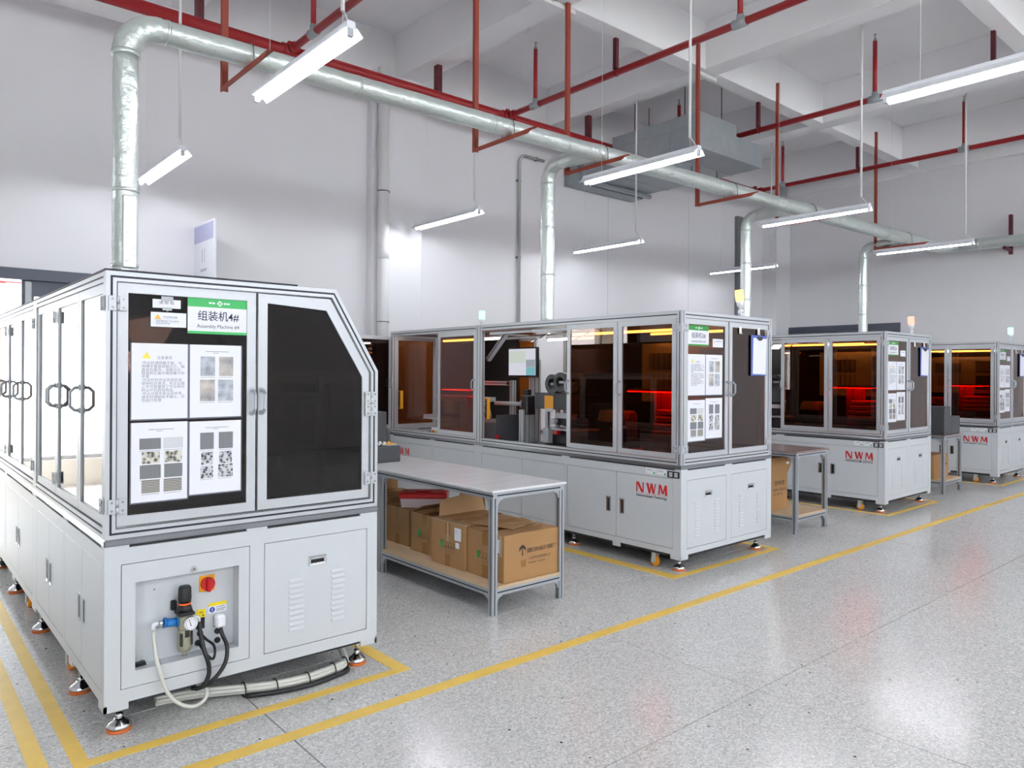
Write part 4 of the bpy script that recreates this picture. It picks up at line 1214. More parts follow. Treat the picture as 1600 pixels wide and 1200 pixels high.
# ---------------------------------------------------------------- sprinkler pipework
sp = thing('sprinkler_pipework', 'red fire sprinkler pipes crossing under the ceiling', 'pipes', (0, 0, 0))
MB().cyl((0.2, 7.6, 5.0), (14.4, 7.6, 5.0), 0.062, n=16).obj('main_pipe', 'red_pipe', sp)
for bx0 in (0.3, 3.37, 6.43, 9.45, 12.55):
    MB().cyl((bx0, 7.6, 5.005), (bx0, -5.0, 5.005), 0.037, n=14).obj('branch_pipe', 'red_pipe', sp)
    MB().cyl((bx0 - 0.09, 7.6, 5.0), (bx0 + 0.09, 7.6, 5.0), 0.075, n=16).cyl((bx0, 7.52, 5.005), (bx0, 7.44, 5.005), 0.052, n=14).box(bx0 - 0.03, 7.56, 5.07, bx0 + 0.03, 7.6, 5.1, 0, 0.006).obj('tee_clamp', 'red_pipe', sp)
    for y in (7.03, 4.06, 1.1, -1.9):
        r = MB().cyl((bx0, y, 5.005), (bx0, y, 5.72), 0.027, n=12).obj('riser', 'red_pipe', sp)
        MB().cyl((bx0, y - 0.075, 5.005), (bx0, y + 0.075, 5.005), 0.047, n=14).cyl((bx0, y, 5.0), (bx0, y, 5.085), 0.036, n=12).obj('tee_fitting', 'galv', r)
        MB().lathe([(0.026, 5.70), (0.026, 5.735), (0.014, 5.76), (0.008, 5.79), (0.006, 5.80), (0.022, 5.805), (0.022, 5.81)], (bx0, y, 0), 12).obj('sprinkler_head', 'galv', r)
    for y in (5.66, 2.76, -0.2):
        MB().box(bx0 - 0.03, y - 0.03, 5.045, bx0 + 0.03, y + 0.03, 5.055).box(bx0 - 0.028, y - 0.012, 5.055, bx0 + 0.028, y - 0.007, 5.405).box(bx0 - 0.028, y - 0.012, 5.055, bx0 - 0.023, y + 0.03, 5.405).tube(arc((bx0, y, 5.005), (1, 0, 0), (0, 0, 1), 0.04, 0, 6.28, 12), 0.005, 6).obj('pipe_hanger', 'maroon', sp)
for x in (2.45, 5.35, 8.08, 11.13):
    MB().box(x - 0.035, 7.62, 4.93, x + 0.035, 7.70, 5.41 if x in (5.35, 8.08, 11.13) else 5.41 if x == 2.45 else 6.0).obj('main_hanger', 'maroon', sp)

# smoke detector
t = thing('smoke_detector', 'round white smoke detector on the ceiling', 'detector', (6.35, 7.15, 6.0))
MB().lathe([(0.06, 0.0), (0.06, -0.02), (0.045, -0.045), (0.02, -0.055)], (0, 0, 0), 18).obj('housing', 'lamp_white', t)
# cable trunking on the beams
tr = thing('cable_trunking', 'white cable trunking fixed under the ceiling beams', 'trunking', (0, 0, 0))
for xa, xb in ((5.53, 7.92), (8.23, 10.97), (11.29, 13.89)):
    MB().box(xa, 5.705, 5.43, xb, 5.75, 5.475, 0, 0.004).obj('trunking_length', 'pvc', tr)
MB().box(7.86, 5.55, 5.345, 8.26, 5.60, 5.395, 0, 0.004).obj('trunking_length', 'pvc', tr)
MB().box(5.12, 5.50, 5.345, 5.60, 5.55, 5.395, 0, 0.004).obj('trunking_length', 'pvc', tr)
MB().box(5.22, 2.8, 5.372, 5.26, 5.50, 5.408, 0, 0.003).obj('trunking_length', 'pvc', tr)

# wall pipes
t = thing('drain_pipe', 'thick white vertical drain pipe on the back wall pilaster', 'pipe', (4.875, 8.17, 0))
MB().cyl((0, 0, 0.0), (0, 0, 5.41), 0.072, n=18).cyl((0, 0, 3.0), (0, 0, 3.16), 0.078, n=18).obj('pipe', 'pvc', t)
for z in (0.9, 2.2, 3.85, 5.0): MB().tube(arc((0, 0, z), (1, 0, 0), (0, 1, 0), 0.077, -3.5, 0.36, 10), 0.006, 6).box(0.07, -0.01, z - 0.01, 0.09, 0.1, z + 0.01).obj('pipe_clip', 'mgrey', t)
t = thing('conduit_pipe', 'thin grey conduit running up the back wall and turning right', 'pipe', (7.33, 8.36, 0))
MB().tube([(0, 0, 0.0), (0, 0, 4.72)] + arc((0.12, 0, 4.72), (-1, 0, 0), (0, 0, 1), 0.12, 0, math.pi / 2, 5) + [(0.5, 0, 4.84)], 0.024, 10).obj('pipe', 'conduit', t)
for z in (1.5, 3.3, 4.45): MB().box(-0.04, -0.005, z - 0.012, 0.04, 0.04, z + 0.012, 0, 0.004).obj('pipe_clip', 'mgrey', t)
MB().box(0.33, -0.02, 4.81, 0.36, 0.04, 4.87, 0, 0.004).obj('pipe_clip', 'mgrey', t)
t = thing('steel_channel', 'dark grey vertical steel channel beside the corner of the back wall', 'channel', (13.15, 8.33, 0))
MB().box(0, 0, 0, 0.2, 0.07, 4.75, 0, 0.004).obj('channel', 'mgrey', t)

# projecting wall sign
t = thing('projecting_sign', 'white blade sign with lilac header projecting from the back wall', 'sign', (2.66, 8.40, 0))
M['lilac'] = mat('lilac_print', (176, 176, 206), 0.6)
MB().box(-0.012, -0.62, 2.45, 0.012, -0.0, 3.14, 0, 0.003).obj('board', 'paper', t)
MB().box(-0.0132, -0.60, 2.94, -0.0122, -0.0, 3.12).obj('header_panel', 'lilac', t)
MB().box(-0.0132, -0.34, 2.72, -0.0122, -0.325, 2.86).box(-0.0132, -0.27, 2.72, -0.0122, -0.25, 2.86).box(-0.0132, -0.40, 2.62, -0.0122, -0.2, 2.65).obj('lettering', 'lgrey', t)

# ---------------------------------------------------------------- pendant tube lamps
def make_lamp():
    t = thing('pendant_lamp', '', 'lamp', (0, 0, 3.42), 'pendant tube lamps')
    Lh = 0.67
    m = MB().prism([(-0.030, 0.030), (-0.024, 0.070), (0.024, 0.070), (0.030, 0.030)], 'y', -Lh, Lh)
    m.obj('lamp_body', 'lamp_white', t)
    r = MB()
    for s_ in (-1, 1):
        P = [(s_ * 0.031, 0.040), (s_ * 0.074, -0.004), (s_ * 0.0755, -0.002), (s_ * 0.033, 0.0425)]
        r.prism(P if s_ > 0 else P[::-1], 'y', -Lh, Lh)
    r.obj('reflector', 'lamp_white', t)
    MB().cyl((0, -Lh + 0.03, 0.004), (0, Lh - 0.03, 0.004), 0.0145, n=12).obj('tube', 'tube', t)
    MB().box(-0.016, -Lh, -0.016, 0.016, -Lh + 0.025, 0.031, 0, 0.003).obj('lamp_holder', 'lgrey', t)
    MB().box(-0.016, Lh - 0.025, -0.016, 0.016, Lh, 0.031, 0, 0.003).obj('lamp_holder', 'lgrey', t)
    MB().cyl((0, -0.57, 0.16), (0, -0.57, 2.58), 0.0125, n=10).obj('suspension_rod', 'pvc', t)
    MB().tube([(0, -0.57, 0.17), (0.012, -0.59, 0.13), (0.0, -0.62, 0.10), (0.01, -0.63, 0.065)], 0.005, 6).tube([(0, -0.57, 0.165), (0, -0.575, 0.07)], 0.0025, 5).obj('lamp_cable', 'pvc', t)
    MB().cyl((0, 0.44, 0.07), (0, 0.44, 2.58), 0.0018, n=6).obj('suspension_wire', 'pvc', t)
    return t
lamp0 = make_lamp()
LL = [((1.985, 4.345), 'big pendant lamp hanging over the nearest machine, top left'),
      ((2.0, 7.32), 'small pendant lamp beside the vertical foil drop pipe on the left'),
      ((5.315, 7.43), 'pendant lamp on the white back wall between the drain pipe and the conduit'),
      ((5.28, 4.385), 'pendant lamp in front of the rectangular grey duct'),
      ((8.18, 7.39), 'pendant lamp on the back wall right of the second drop pipe'),
      ((8.48, 4.36), 'pendant lamp above the machine with the orange signal lamp'),
      ((5.22, 1.51), 'large pendant lamp cut off by the right edge of the picture'),
      ((11.72, 4.34), 'pendant lamp crossing the far end of the round duct'),
      ((11.73, 7.35), 'dim pendant lamp behind the third drop pipe near the corner')]
for k, ((x, y), lb) in enumerate(LL):
    o = lamp0 if k == 0 else dup(lamp0)
    o.location = (x, y, 3.42)
    o['label'] = lb
for k, (x, y) in enumerate([(8.5, 1.2), (11.75, 1.4), (1.95, 1.51), (-1.3, 7.3), (1.95, -1.45), (5.22, -1.45), (8.5, -1.45), (11.75, -1.45), (-1.3, -1.45), (1.95, -4.4), (5.22, -4.4), (8.5, -4.4), (11.75, -4.4)]):
    o = dup(lamp0)
    o.location = (x, y, 3.42)
    o['label'] = 'pendant lamp of the rows outside the picture'
    o['group'] = 'pendant lamps outside the picture'
t = thing('pendant_lamp', 'unlit maroon pipe stub lamp under the rectangular duct', 'pipe', (0, 0, 0))
bpy.data.objects.remove(t)
t = thing('pipe_stub', 'short maroon pipe stub hanging below the rectangular duct', 'pipe', (9.0, 6.5, 4.4))
MB().cyl((0, 0, 0), (0.62, -0.1, 0.02), 0.035, n=12).obj('stub', 'red_pipe', t)
MB().lathe([(0.03, 0.0), (0.045, -0.03), (0.01, -0.035)], (-0.06, 0.0, -0.03), 14).obj('sprinkler_rose', 'lgrey', t)
MB().cyl((0.05, 0, 0.03), (0.05, 0, 0.2), 0.012, n=8).cyl((0.55, -0.09, 0.03), (0.55, -0.09, 0.2), 0.012, n=8).obj('clamp', 'mgrey', t)

# ================================================================= TABLES
def table(label, loc, w, l, zt, top, zs=0.185):
    t = thing('work_table', label, 'table', loc, 'aluminium profile work tables')
    e = 0.042
    for x in (0, w - e):
        for y in (0, l - e):
            lg = MB().extr('z', 0.0, zt - 0.058, x, y, x + e, y + e).obj('leg', ['alu2', 'slot'], t)
    for x in (0, w - e):
        MB().extr('y', 0, l, x, zt - 0.058, x + e, zt - 0.016).obj('frame_rail', ['alu2', 'slot'], t)
        MB().extr('y', e, l - e, x, zs - 0.06, x + e, zs - 0.018).obj('frame_rail', ['alu2', 'slot'], t)
    for y in (0, l - e):
        MB().extr('x', e, w - e, y, zt - 0.058, y + e, zt - 0.016).obj('frame_rail', ['alu2', 'slot'], t)
        MB().extr('x', e, w - e, y, zs - 0.06, y + e, zs - 0.018).obj('frame_rail', ['alu2', 'slot'], t)
    MB().box(-0.012, -0.012, zt - 0.0155, w + 0.012, l - 0.001, zt, 0, 0.002).obj('table_top', top, t)
    MB().box(e + 0.001, -0.004, zs - 0.0175, w - e - 0.001, l - 0.001, zs, 0, 0.002).box(0.004, e + 0.001, zs - 0.0175, w - 0.004, l - e - 0.001, zs - 0.0002).obj('shelf_board', 'ply', t)
    # curved corner brackets under the rails
    for (x, sx) in ((e, 1), (w - e, -1)):
        for y in (0.008, l - 0.034):
            for zt2 in (zt - 0.058, zs - 0.06):
                c = (x + sx * 0.05, zt2 - 0.05)
                pts = [(x, zt2), (x, zt2 - 0.05)] + [(c[0] + 0.042 * math.cos(a) * -sx, c[1] + 0.042 * math.sin(a)) for a in (0.0, 0.52, 1.05, 1.57)] + [(x + sx * 0.05, zt2)]
                MB().prism(pts, 'y', y, y + 0.026).obj('corner_bracket', 'alu2', t)
    for (y, sy) in ((e, 1), (l - e, -1)):
        for x in (0.008, w - 0.034):
            for zt2 in (zt - 0.058, zs - 0.06):
                c = (y + sy * 0.05, zt2 - 0.05)
                pts = [(y, zt2), (y, zt2 - 0.05)] + [(c[0] + 0.042 * math.cos(a) * -sy, c[1] + 0.042 * math.sin(a)) for a in (0.0, 0.52, 1.05, 1.57)] + [(y + sy * 0.05, zt2)]
                MB().prism(pts, 'x', x, x + 0.026).obj('corner_bracket', 'alu2', t)
    return t
table('front table with cartons on its plywood shelf between the two nearest machines', (2.99, 3.652, 0), 0.64, 1.395, 0.805, 'tabletop')
table('rear table carrying the dark grey box, behind the front table', (2.99, 5.055, 0), 0.64, 1.38, 0.805, 'tabletop')
table('brown topped table with one tall carton under it, beside the orange lit machine', (6.79, 3.645, 0), 0.635, 1.4, 0.805, 'brownmat')
table('small table carrying a tall dark grey box before the last machine', (10.60, 3.645, 0), 0.635, 1.3, 0.775, 'brownmat')

def carton(name, label, x0, y0, z0, x1, y1, z1, group=None, flaps=False, rz=0.0):
    t = thing(name, label, 'carton', ((x0 + x1) / 2, (y0 + y1) / 2, z0), group, rz)
    w, l, h = (x1 - x0) / 2, (y1 - y0) / 2, z1 - z0
    k = 0.004
    if flaps:
        m = MB().box(-w, -l, 0, w, l, k).box(-w, -l, 0, -w + k, l, h).box(w - k, -l, 0, w, l, h).box(-w, -l, 0, w, -l + k, h).box(-w, l - k, 0, w, l, h)
        m.obj('carton_body', 'carton', t)
    else:
        MB().box(-w, -l, 0, w, l, h, 0, 0.004).obj('carton_body', 'carton', t)
    return t, w, l, h

def side_print(t, w, l, h, big=True, labels=True):
    """prints on the -x face: green patch, handling icons, tape, stickers"""
    X = -w - 0.0006
    if labels:
        MB().box(X - 0.0004, l * 0.28, h * 0.40, X, l * 0.44, h * 0.56).obj('green_patch', 'green2', t)
        ic = MB()
        for k in range(4):
            y = l * 0.18 - k * 0.032
            ic.box(X - 0.0004, y - 0.022, h * 0.33, X, y - 0.020, h * 0.52).box(X - 0.0004, y - 0.013, h * 0.40, X, y - 0.006, h * 0.46)
        ic.box(X - 0.0004, l * 0.18 - 0.12, h * 0.33, X, l * 0.18, h * 0.335).box(X - 0.0004, l * 0.18 - 0.12, h * 0.52, X, l * 0.18, h * 0.525)
        ic.obj('handling_icons', 'inkb', t)
        MB().box(X - 0.0006, -l * 0.78, h * 0.62, X, -l * 0.40, h * 0.90).box(X - 0.0006, -l * 0.68, h * 0.45, X, -l * 0.46, h * 0.58).obj('sticker', 'paper', t)
        sd = MB()
        for k in range(3): sd.box(X - 0.0010, -l * 0.55, h * (0.84 - 0.03 * k), X - 0.0006, -l * 0.44, h * (0.845 - 0.03 * k))
        sd.obj('sticker_text', 'ink', t)
    MB().box(X - 0.0003, -0.03, h * 0.70, X, 0.03, h).box(X - 0.0003, -0.03, 0, X, 0.03, h * 0.28).box(-w, -0.03, h + 0.0002, w, 0.03, h + 0.0008).obj('packing_tape', 'tape', t)

t, w, l, h = carton('cardboard_carton', 'front carton with black arrow emblem printed on its end, on the front table shelf', 3.10, 3.67, 0.185, 3.592, 4.06, 0.495, 'cartons on the table shelves')
side_print(t, w, l, h)
Yf = -l - 0.0008
em = MB()
for s_ in (-1, 1): em.poly([(-0.045 + s_ * 0.002, Yf, 0.235), (-0.045 + s_ * 0.002, Yf, 0.212), (-0.045 + s_ * 0.032, Yf, 0.190), (-0.045 + s_ * 0.026, Yf, 0.215)])
em.poly([(-0.048, Yf, 0.225), (-0.042, Yf, 0.225), (-0.040, Yf, 0.165), (-0.045, Yf, 0.155), (-0.050, Yf, 0.165)])
em.obj('arrow_emblem', 'inkb', t)
bpy.data.objects[t.name]
for c in kids(t):
    if c.name.startswith('arrow_emblem'): c.location = (-0.04, 0, 0.0)
text('printed_line', '成都航汇自动化设备公司（包装箱厂）', 0.034, 'inkb', t, (-0.045, Yf, 0.176), (1, 0, 0), (0, 0, 1), sx=0.46, bold=0.0003)
text('printed_line', '○ 成都市航空港包装材料 公司', 0.022, 'inkb', t, (-0.03, Yf, 0.126), (1, 0, 0), (0, 0, 1), sx=0.68)
text('printed_line', 'TEL 8508820   FAX 8530271', 0.018, 'inkb', t, (-0.035, Yf, 0.098), (1, 0, 0), (0, 0, 1), sx=0.75)
MB().box(-0.095, Yf, 0.085, -0.055, Yf + 0.0005, 0.130).obj('stamp_mark', 'tape', t)
MB().box(-w - 0.001, -l + 0.02, h * 0.55, -w + 0.0, -l + 0.05, h + 0.0006).obj('clear_tape', 'clear_tape', t)

t, w, l, h = carton('cardboard_carton', 'middle carton with white stickers, pushed forward on the front table shelf', 3.088, 4.072, 0.185, 3.575, 4.475, 0.502, 'cartons on the table shelves')
side_print(t, w, l, h)
MB().box(-w - 0.001, -0.012, h * 0.55, -w - 0.0002, 0.012, h).box(-w - 0.001, -l, h * 0.985, -w + 0.05, l, h + 0.001).obj('clear_tape', 'clear_tape', t)
t, w, l, h = carton('cardboard_carton', 'open carton with raised flaps, behind the stickered carton', 3.165, 4.49, 0.185, 3.60, 4.87, 0.480, 'cartons on the table shelves', flaps=True)
side_print(t, w, l, h, labels=False)
X = -w - 0.0006
MB().box(X - 0.0004, l * 0.28, h * 0.40, X, l * 0.48, h * 0.58).obj('green_patch', 'green2', t)
ic = MB()
for k in range(3): ic.box(X - 0.0004, 0.03 - k * 0.035, h * 0.36, X, 0.033 - k * 0.035, h * 0.54)
ic.obj('handling_icons', 'inkb', t)
def flap(t, pts, th=0.004):
    m = MB()
    a = Vector(pts[1]) - Vector(pts[0])
    b = Vector(pts[-1]) - Vector(pts[0])
    n = a.cross(b).normalized() * th
    A = [m.bm.verts.new(Vector(p)) for p in pts]
    B = [m.bm.verts.new(Vector(p) + n) for p in pts]
    m.bm.faces.new(A)
    m.bm.faces.new(B)
    for i in range(len(pts)):
        j = (i + 1) % len(pts)
        m.bm.faces.new((A[i], A[j], B[j], B[i]))
    return m.obj('flap', 'carton_in', t)
flap(t, [(-w, -l, h), (w, -l, h), (w - 0.03, -l + 0.02, h + 0.165), (-w + 0.02, -l + 0.02, h + 0.13)])
flap(t, [(w, -l, h), (w, l, h), (w + 0.03, l - 0.05, h + 0.17), (w + 0.03, -l + 0.05, h + 0.17)])
flap(t, [(-w, l, h), (w, l, h), (w - 0.02, l - 0.14, h + 0.06), (-w + 0.02, l - 0.14, h + 0.06)])
# loose flattened flaps lying over the front cartons
t = thing('cardboard_sheet', 'folded grey brown cardboard sheet lying over the front cartons', 'cardboard', (3.36, 4.02, 0.505))
MB().box(-0.16, -0.22, 0.0, 0.14, 0.13, 0.004, 0, 0.001, Matrix.Rotation(0.3, 3, 'Z')).obj('sheet', 'carton_in', t)
MB().box(-0.05, -0.10, 0.004, 0.19, 0.02, 0.008, 0, 0.001, Matrix.Rotation(-0.25, 3, 'Z')).obj('folded_part', 'carton', t)
t, w, l, h = carton('cardboard_carton', 'worn carton under the red lidded box, at the end of the front table', 3.19, 4.93, 0.185, 3.60, 5.28, 0.478, 'cartons on the table shelves')
side_print(t, w, l, h, labels=False)
ic = MB()
for k in range(3): ic.box(-w - 0.001, 0.03 - k * 0.035, h * 0.36, -w - 0.0006, 0.033 - k * 0.035, h * 0.54)
ic.obj('handling_icons', 'inkb', t)
t, w, l, h = carton('cardboard_carton', 'carton at the far left on the rear table shelf, half hidden by the nearest machine', 3.14, 5.31, 0.185, 3.60, 5.72, 0.52, 'cartons on the table shelves')
side_print(t, w, l, h, labels=False)
t, w, l, h = carton('cardboard_carton', 'big dark carton standing behind under the rear table', 3.12, 5.75, 0.185, 3.60, 6.28, 0.735, 'cartons on the table shelves')
side_print(t, w, l, h, labels=False)
t, w, l, h = carton('cardboard_carton', 'tall carton with flared top and printed text under the brown topped table', 6.84, 3.935, 0.185, 7.15, 4.30, 0.715)
MB().prism([(0.155, 0.36), (0.225, 0.44), (0.225, 0.50), (0.17, 0.53), (0.155, 0.53)], 'y', -l, -l + 0.28).obj('flared_lid', 'carton', t)
MB().box(0.13, -l - 0.001, 0.45, 0.185, -l - 0.0002, 0.475).obj('sticker', 'paper', t)
text('printed_line', '室内检查', 0.055, 'inkb', t, (-0.10, -l - 0.001, 0.25), sx=0.9)
text('printed_line', '成都市新一科技有限公司', 0.03, 'inkb', t, (-0.13, -l - 0.001, 0.19), sx=0.85)
text('printed_line', '（包装：纸箱） 数量', 0.022, 'inkb', t, (-0.13, -l - 0.001, 0.15), sx=0.9)
t, w, l, h = carton('cardboard_carton', 'carton with small arrow mark under the small table before the last machine', 10.58, 3.76, 0.185, 11.09, 4.2, 0.50)
em = MB()
em.poly([(0.0, -l - 0.001, 0.18), (0.05, -l - 0.001, 0.20), (0.05, -l - 0.001, 0.16)])
for k in range(3): em.box(0.0, -l - 0.001, 0.10 - 0.022 * k, 0.12, -l - 0.0004, 0.108 - 0.022 * k)
em.box(0.06, -l - 0.001, 0.172, 0.2, -l - 0.0004, 0.188)
em.obj('printed_mark', 'inkb', t)

t = thing('storage_box', 'clear plastic box with red lid on the worn carton under the front table', 'box', (3.385, 5.01, 0.479), None, -0.71)
MB().prism([(-0.17, 0.0), (0.17, 0.0), (0.18, 0.07), (-0.18, 0.07)], 'y', -0.10, 0.10).obj('box_body', 'plastic_clear', t)
MB().box(-0.192, -0.112, 0.07, 0.192, 0.112, 0.118, 0, 0.012).box(-0.06, -0.05, 0.118, 0.06, 0.05, 0.126, 0, 0.004).obj('lid', 'red_plastic', t)

t = thing('equipment_case', 'dark grey stepped box on the rear table with gloves on its low half', 'box', (2.98, 5.354, 0.805))
MB().box(0.02, 0.0, 0.0, 0.395, 0.21, 0.133, 0, 0.006).obj('low_case', 'dgrey', t)
MB().box(0.02, 0.212, 0.0, 0.388, 0.46, 0.412, 0, 0.006).obj('tall_case', 'dgrey', t)
t = thing('work_gloves', 'crumpled white and yellow gloves on the dark grey box', 'gloves', (3.24, 5.43, 0.938))
random.seed(5)
for k in range(4):
    m = MB()
    x = -0.09 + 0.04 * k
    m.tube([(x, -0.03, 0.008), (x + 0.03, 0.0, 0.03 - 0.004 * k), (x + 0.05, 0.03, 0.018), (x + 0.07, 0.06, 0.009)], 0.014, 8, radii=[0.006, 0.016, 0.016, 0.007])
    m.obj('glove', 'glove' if k < 3 else 'yorange', t)
MB().box(0.02, -0.035, 0.0, 0.125, 0.055, 0.012, 0, 0.004).obj('booklet', 'paper', t)
MB().box(0.03, -0.045, 0.012, 0.115, 0.04, 0.018, 0, 0.002).obj('booklet_cover', 'yorange', t)
t = thing('equipment_case', 'dark grey stepped box on the small table before the last machine', 'box', (10.64, 3.67, 0.775))
MB().box(0.045, 0.0, 0.0, 0.25, 0.42, 0.37, 0, 0.006).obj('tall_case', 'dgrey', t)
MB().box(0.252, 0.0, 0.0, 0.60, 0.42, 0.235, 0, 0.006).obj('low_case', 'dgrey', t)
t = thing('floor_cabinet', 'pale grey cabinet standing by the wall behind the rear table', 'box', (4.3, 7.9, 0))
MB().box(0, 0, 0, 0.42, 0.3, 0.85, 0, 0.01).box(0.02, -0.003, 0.3, 0.4, 0.0, 0.55, 1).obj('case_body', ['lgrey', 'mgrey'], t)

# ================================================================= PAPERS AND SIGNS ON THE END DOORS
def at(root, x, y, z):
    b = root.location
    return (b[0] + x, b[1] + y, b[2] + z)
YP = 0.0135
def machine_sign(root, x0, z0, w, h, num, label):
    t = thing('name_sign', label, 'sign', at(root, x0, YP, z0), 'green headed name signs')
    MB().box(0, 0, 0, w, 0.0012, h).obj('sign_sheet', 'paper', t)
    MB().box(0, -0.0005, h * 0.755, w, -0.0001, h).box(0, -0.0005, 0, w, -0.0001, h * 0.075).obj('green_band', 'green' if num == 4 else 'green2', t)
    lg = MB()
    c = (w * 0.52, h * 0.875)
    r = h * 0.085
    for a in (1.0, 0.52):
        o_ = [(c[0] - r * a, c[1]), (c[0], c[1] - r * a), (c[0] + r * a, c[1]), (c[0], c[1] + r * a)]
        i_ = [(c[0] + (u - c[0]) * 0.68, c[1] + (v - c[1]) * 0.68) for u, v in o_]
        lg.ring(o_, i_, 'y', -0.0010, -0.0006)
    for k in range(2): lg.box(w * (0.34 + 0.055 * k), -0.001, h * 0.855, w * (0.34 + 0.055 * k) + w * 0.045, -0.0006, h * 0.90)
    for k in range(2): lg.box(w * (0.585 + 0.055 * k), -0.001, h * 0.855, w * (0.585 + 0.055 * k) + w * 0.045, -0.0006, h * 0.90)
    lg.obj('logo_mark', 'paper', t)
    text('sign_text', '组装机%d#' % num, h * 0.30, 'inkd', t, (w * 0.5, -0.0006, h * 0.40), align='CENTER', sx=0.95, bold=0.0003)
    text('sign_text', 'Assembly Machine #%d' % num, h * 0.145, 'inkd', t, (w * 0.5, -0.0006, h * 0.17), align='CENTER', sx=0.93)
    return t
TXT = '·作业时请佩戴手套，勿\n用裸手直接接触芯片、鞋\n盒或石墨舟。接触芯片、\n鞋盒和石墨舟需佩戴不同\n手套\n·作业时及作业完成后请\n保持机台清洁，机台台面\n上不可放置除了作业原材\n料以外的其他物品\n·作业过程中若出现异常，\n请及时通报技术确认，切\n勿自行处理'
def sheet(root, x, z, w, h, label, lean=0.0):
    t = thing('notice_sheet', label, 'notice', at(root, x, YP, z), 'notice sheets on the end doors')
    MB().box(-0.005, 0.0003, -0.006, w + 0.005, 0.0009, h).obj('sleeve', 'sleeve', t)
    MB().box(0, -0.0002, 0, w, 0.0003, h, 0).obj('paper_sheet', 'paper', t)
    return t
def rules_sheet(root, x, z, w, h, label):
    t = sheet(root, x, z, w, h, label)
    MB().poly([(w * 0.18, -0.0006, h * 0.80), (w * 0.34, -0.0006, h * 0.80), (w * 0.26, -0.0006, h * 0.89)]).obj('warning_triangle', 'warn', t)
    text('heading', '注意事项', h * 0.048, 'ink', t, (w * 0.44, -0.0006, h * 0.795), sx=1.0)
    text('body_text', TXT, h * 0.047, 'ink', t, (w * 0.17, -0.0006, h * 0.725), line=0.96, sx=1.05)
def photo_sheet(root, x, z, w, h, cells, label, head=True):
    t = sheet(root, x, z, w, h, label)
    if head:
        hd = MB().box(w * 0.30, -0.0006, h * 0.905, w * 0.75, -0.0003, h * 0.912).box(w * 0.44, -0.0006, h * 0.885, w * 0.55, -0.0003, h * 0.891)
        for c in cells: hd.box(w * c[0], -0.0006, h * (c[1] - 0.02), w * c[2] * 0.98, -0.0003, h * (c[1] - 0.015))
        hd.obj('caption', 'ink', t)
    for (u0, v0, u1, v1, k) in cells:
        MB().box(w * u0, -0.0006, h * v0, w * u1, -0.0003, h * v1).obj('photo', PH[k], t)
C4 = [(0.20, 0.57, 0.48, 0.84, 0), (0.56, 0.57, 0.84, 0.84, 1), (0.19, 0.22, 0.48, 0.52, 1), (0.54, 0.22, 0.84, 0.52, 0)]
C8 = [(0.14, 0.66, 0.52, 0.80, 2), (0.56, 0.66, 0.92, 0.80, 3), (0.18, 0.48, 0.50, 0.63, 4), (0.58, 0.48, 0.90, 0.63, 4), (0.15, 0.29, 0.52, 0.46, 2), (0.58, 0.29, 0.91, 0.46, 2), (0.18, 0.11, 0.50, 0.27, 5), (0.57, 0.11, 0.90, 0.27, 5)]
C6 = [(0.20, 0.61, 0.46, 0.84, 2), (0.56, 0.61, 0.84, 0.84, 2), (0.22, 0.40, 0.45, 0.57, 6), (0.57, 0.40, 0.82, 0.57, 6), (0.21, 0.21, 0.45, 0.37, 6), (0.55, 0.21, 0.84, 0.39, 6)]
def papers(root, who, x0, zu, zl, h, w, gap, hl=None):
    rules_sheet(root, x0, zu, w, h, 'notice with yellow warning triangle and text, upper left on the %s' % who)
    photo_sheet(root, x0 + w + gap, zu, w, h, C4, 'sheet with four hand photos, upper right on the %s' % who)
    photo_sheet(root, x0, zl, w, hl or h, C8, 'sheet with eight tray photos, lower left on the %s' % who)
    photo_sheet(root, x0 + w + gap, zl + 0.012, w, h, C6, 'sheet with six slot photos, lower right on the %s' % who)
papers(m4, 'nearest machine with sign 4#', 0.103, 1.345, 0.985, 0.330, 0.231, 0.010, 0.345)
machine_sign(m4, 0.333, 1.725, 0.273, 0.162, 4, 'green and white sign reading Assembly Machine #4')
t = thing('clip_note', 'white note held by a bulldog clip above the small warning note', 'note', at(m4, 0.186, YP, 1.832))
MB().box(0, 0, 0, 0.117, 0.001, 0.038).obj('note_paper', 'paper', t)
MB().box(0.035, -0.003, 0.030, 0.085, 0.0, 0.052, 0, 0.002).cyl((0.060, -0.002, -0.008), (0.060, -0.006, -0.008), 0.006, n=8).box(0.04, -0.002, -0.010, 0.08, 0.0, 0.004, 0, 0.001).obj('clip', 'lgrey', t)
text('note_text', '请 取 贴', 0.018, 'inkb', t, (0.058, -0.0005, 0.018), align='CENTER')
t = thing('warning_note', 'small white note with orange warning triangle left of sign 4#', 'note', at(m4, 0.179, YP, 1.749))
MB().box(0, 0, 0, 0.148, 0.001, 0.064).obj('note_paper', 'paper', t)
MB().poly([(0.014, -0.0006, 0.034), (0.042, -0.0006, 0.034), (0.028, -0.0006, 0.056)]).obj('warning_triangle', 'warn2', t)
text('note_text', '作业时注意:', 0.012, 'ink', t, (0.05, -0.0005, 0.039), sx=1.0)
text('note_text', '双手同时按下启动按钮\n防止夹伤手指', 0.0095, 'ink', t, (0.022, -0.0005, 0.022), sx=1.0)

